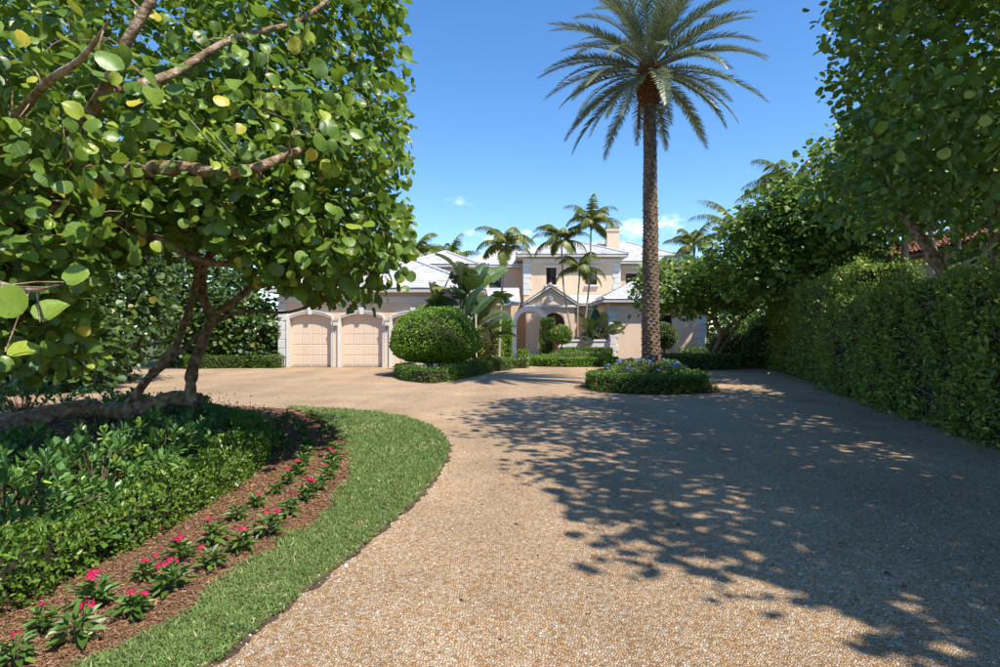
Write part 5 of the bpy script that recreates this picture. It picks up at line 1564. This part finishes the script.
rt('broadleaf_tree', 'dense green tree rising above the taller hedge section', b, [((12.9, 25.0, 5.4), (2.2, 2.2, 3.1), 2.2), ((13.9, 24.6, 4.6), (2.2, 2.2, 2.2), 2.2), ((10.7, 26.0, 5.0), (1.5, 1.5, 1.9), 2.1), ((11.7, 25.3, 6.3), (1.5, 1.5, 1.6), 2.1)], 123, 950, 13, .17, stems, .26)
b = np.array((14.2, 19.2, 0))
stems = [limb([b, b + (-.1, 0, 2), b + (-.4, -.3, 3.8), b + (-.9, -.4, 5.6)], .16, .05, 5, .06, 10), limb([b + (0, 0, 1.4), b + (.6, .2, 3.2), b + (.8, .4, 5)], .11, .05, 5, .06, 11)]
rt('broadleaf_tree', 'shady tree between the dense tree and the large sea grape', b, [((11.7, 18.8, 6.7), (1.9, 1.9, 1.6), 2.2), ((14.0, 20.2, 7.3), (2.3, 2.3, 1.8), 2.2)], 124, 480, 12, .17, stems, .26)
b = np.array((17.5, 23.5, 0))
stems = [limb([b, b + (-.1, 0, 2.5), b + (-.3, -.3, 5)], .2, .06, 5, .06, 12)]
rt('broadleaf_tree', 'tall tree far back behind the large sea grape', b, [((17.2, 22.5, 8.4), (3.4, 3.0, 2.9), 2.2)], 125, 480, 12, .2, stems, .32)
# flat-topped small sea grape by the right wing
b = np.array((10.75, 30.0, 0))
stems = [limb([b, b + (-.05, 0, .7), b + (.25, 0, 1.5), b + (.1, 0, 2.2), b + (-.9, -.1, 3.0), b + (-2.4, -.2, 3.6)], .15, .05, 6, .07, 13),
         limb([b + (.2, .0, 1.3), b + (.7, .1, 2.0), b + (1.6, .1, 2.6), b + (2.4, .1, 3.2)], .10, .04, 5, .07, 14),
         limb([b + (.0, .1, .2), b + (.5, .3, 1.0), b + (1.2, .4, 2.0), b + (1.7, .4, 3.0)], .09, .04, 5, .07, 15),
         limb([b + (.1, 0, 2.2), b + (.1, .3, 3.0), b + (0, .4, 4.0)], .08, .04, 5, .07, 16)]
rt('sea_grape_tree', 'flat-topped small sea grape tree in front of the right wing', b, [((8.9, 29.8, 4.05), (2.3, 1.9, 1.22), 2.6), ((11.3, 29.9, 4.05), (2.2, 1.9, 1.25), 2.5)], 126, 560, 12, .17, stems, .22)
b = np.array((16.6, 38.5, 0))
stems = [limb([b, b + (-.1, 0, 1.5), b + (-.3, -.2, 3.4)], .14, .05, 5, .06, 17)]
rt('broadleaf_tree', 'low bushy tree beyond the end wall of the right wing', b, [((16.4, 37.8, 2.3), (2.6, 1.6, 2.4), 2.4), ((19.2, 36.5, 2.6), (2.2, 1.6, 2.6), 2.3), ((16.6, 43.5, 2.5), (2.2, 1.8, 2.6), 2.4)], 127, 620, 12, .2, stems, .28)
# understorey at the end of the drive
for i, (x, y, rr, hh, lab) in enumerate([(12.4, 32.0, 1.3, 1.7, 'dim leafy shrub behind the flat-topped sea grape trunk'), (13.6, 30.6, 1.2, 2.1, 'leafy shrub where the drive meets the taller hedge'), (14.8, 33.5, 1.6, 2.6, 'tall shrub beside the right wing end wall'), (11.6, 34.6, 1.0, .8, 'low shrub under the right wing window')]):
    topiary('garden_shrub', lab, 'shrub', (x, y, hh*.52), (rr, rr, hh*.6), 2.0, 2600, .13, 'hedge', zmin=.03, seed=130 + i, group='shrubs at the end of the drive', bump=.18, depth=.16)

# ------------------------------------------------------------------ left background
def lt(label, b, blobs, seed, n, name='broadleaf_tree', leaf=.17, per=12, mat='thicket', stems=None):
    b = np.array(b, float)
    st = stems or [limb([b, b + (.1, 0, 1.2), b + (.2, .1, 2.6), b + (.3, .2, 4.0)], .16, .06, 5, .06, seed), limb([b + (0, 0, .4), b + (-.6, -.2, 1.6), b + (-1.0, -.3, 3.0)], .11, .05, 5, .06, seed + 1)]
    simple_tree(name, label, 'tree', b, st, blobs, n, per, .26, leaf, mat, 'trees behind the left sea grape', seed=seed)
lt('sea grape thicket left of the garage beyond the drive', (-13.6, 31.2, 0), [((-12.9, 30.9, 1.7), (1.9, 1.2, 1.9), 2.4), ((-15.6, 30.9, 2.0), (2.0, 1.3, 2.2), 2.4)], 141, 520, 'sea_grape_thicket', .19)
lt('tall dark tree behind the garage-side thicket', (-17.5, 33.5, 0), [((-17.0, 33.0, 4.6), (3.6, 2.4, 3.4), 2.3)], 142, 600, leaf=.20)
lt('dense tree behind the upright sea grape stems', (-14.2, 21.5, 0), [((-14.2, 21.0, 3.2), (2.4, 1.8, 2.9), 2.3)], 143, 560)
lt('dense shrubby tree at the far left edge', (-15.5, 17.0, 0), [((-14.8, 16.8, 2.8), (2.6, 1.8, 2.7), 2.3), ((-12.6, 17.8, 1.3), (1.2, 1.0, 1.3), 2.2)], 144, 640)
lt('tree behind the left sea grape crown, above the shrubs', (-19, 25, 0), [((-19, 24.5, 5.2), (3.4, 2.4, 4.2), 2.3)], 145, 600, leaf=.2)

# far palms
def far_palm(label, px, py, Y, n, ln, seed, base_dx=0, mat='feather', ll=.8, droop=1.6):
    top = P(px, py, Y)
    feather_palm(label, [(top[0] + base_dx, Y, 0), (top[0] + base_dx*.6, Y, top[2]*.5), (top[0], Y, top[2] - .5)], n, ln, seed, 'tall palms behind the house and trees', .16, .10, mat, ll, droop, 'coconut_palm', 1.3, hang=.6)
far_palm('coconut palm behind the garage roof, left one', 414, 254, 52, 18, 3.4, 21)
far_palm('coconut palm behind the garage roof, right one', 452, 260, 60, 18, 3.4, 22, 1)
far_palm('palm at the far left behind the garage roof, half hidden', 372, 246, 56, 11, 3.2, 23)
far_palm('coconut palm right of the house, lower and farther one', 694, 246, 52, 12, 3.2, 24)
far_palm('coconut palm with long fronds behind the dense right tree', 738, 232, 44, 12, 4.0, 25, 1)
far_palm('palm crown above the dense right tree', 790, 186, 36, 12, 3.4, 26)
far_palm('yellowish palm seen through the gap above the right hedge', 845, 252, 30, 11, 2.6, 27)
far_palm('palm behind the large sea grape beside the neighbouring roof', 905, 160, 23, 11, 2.8, 28)
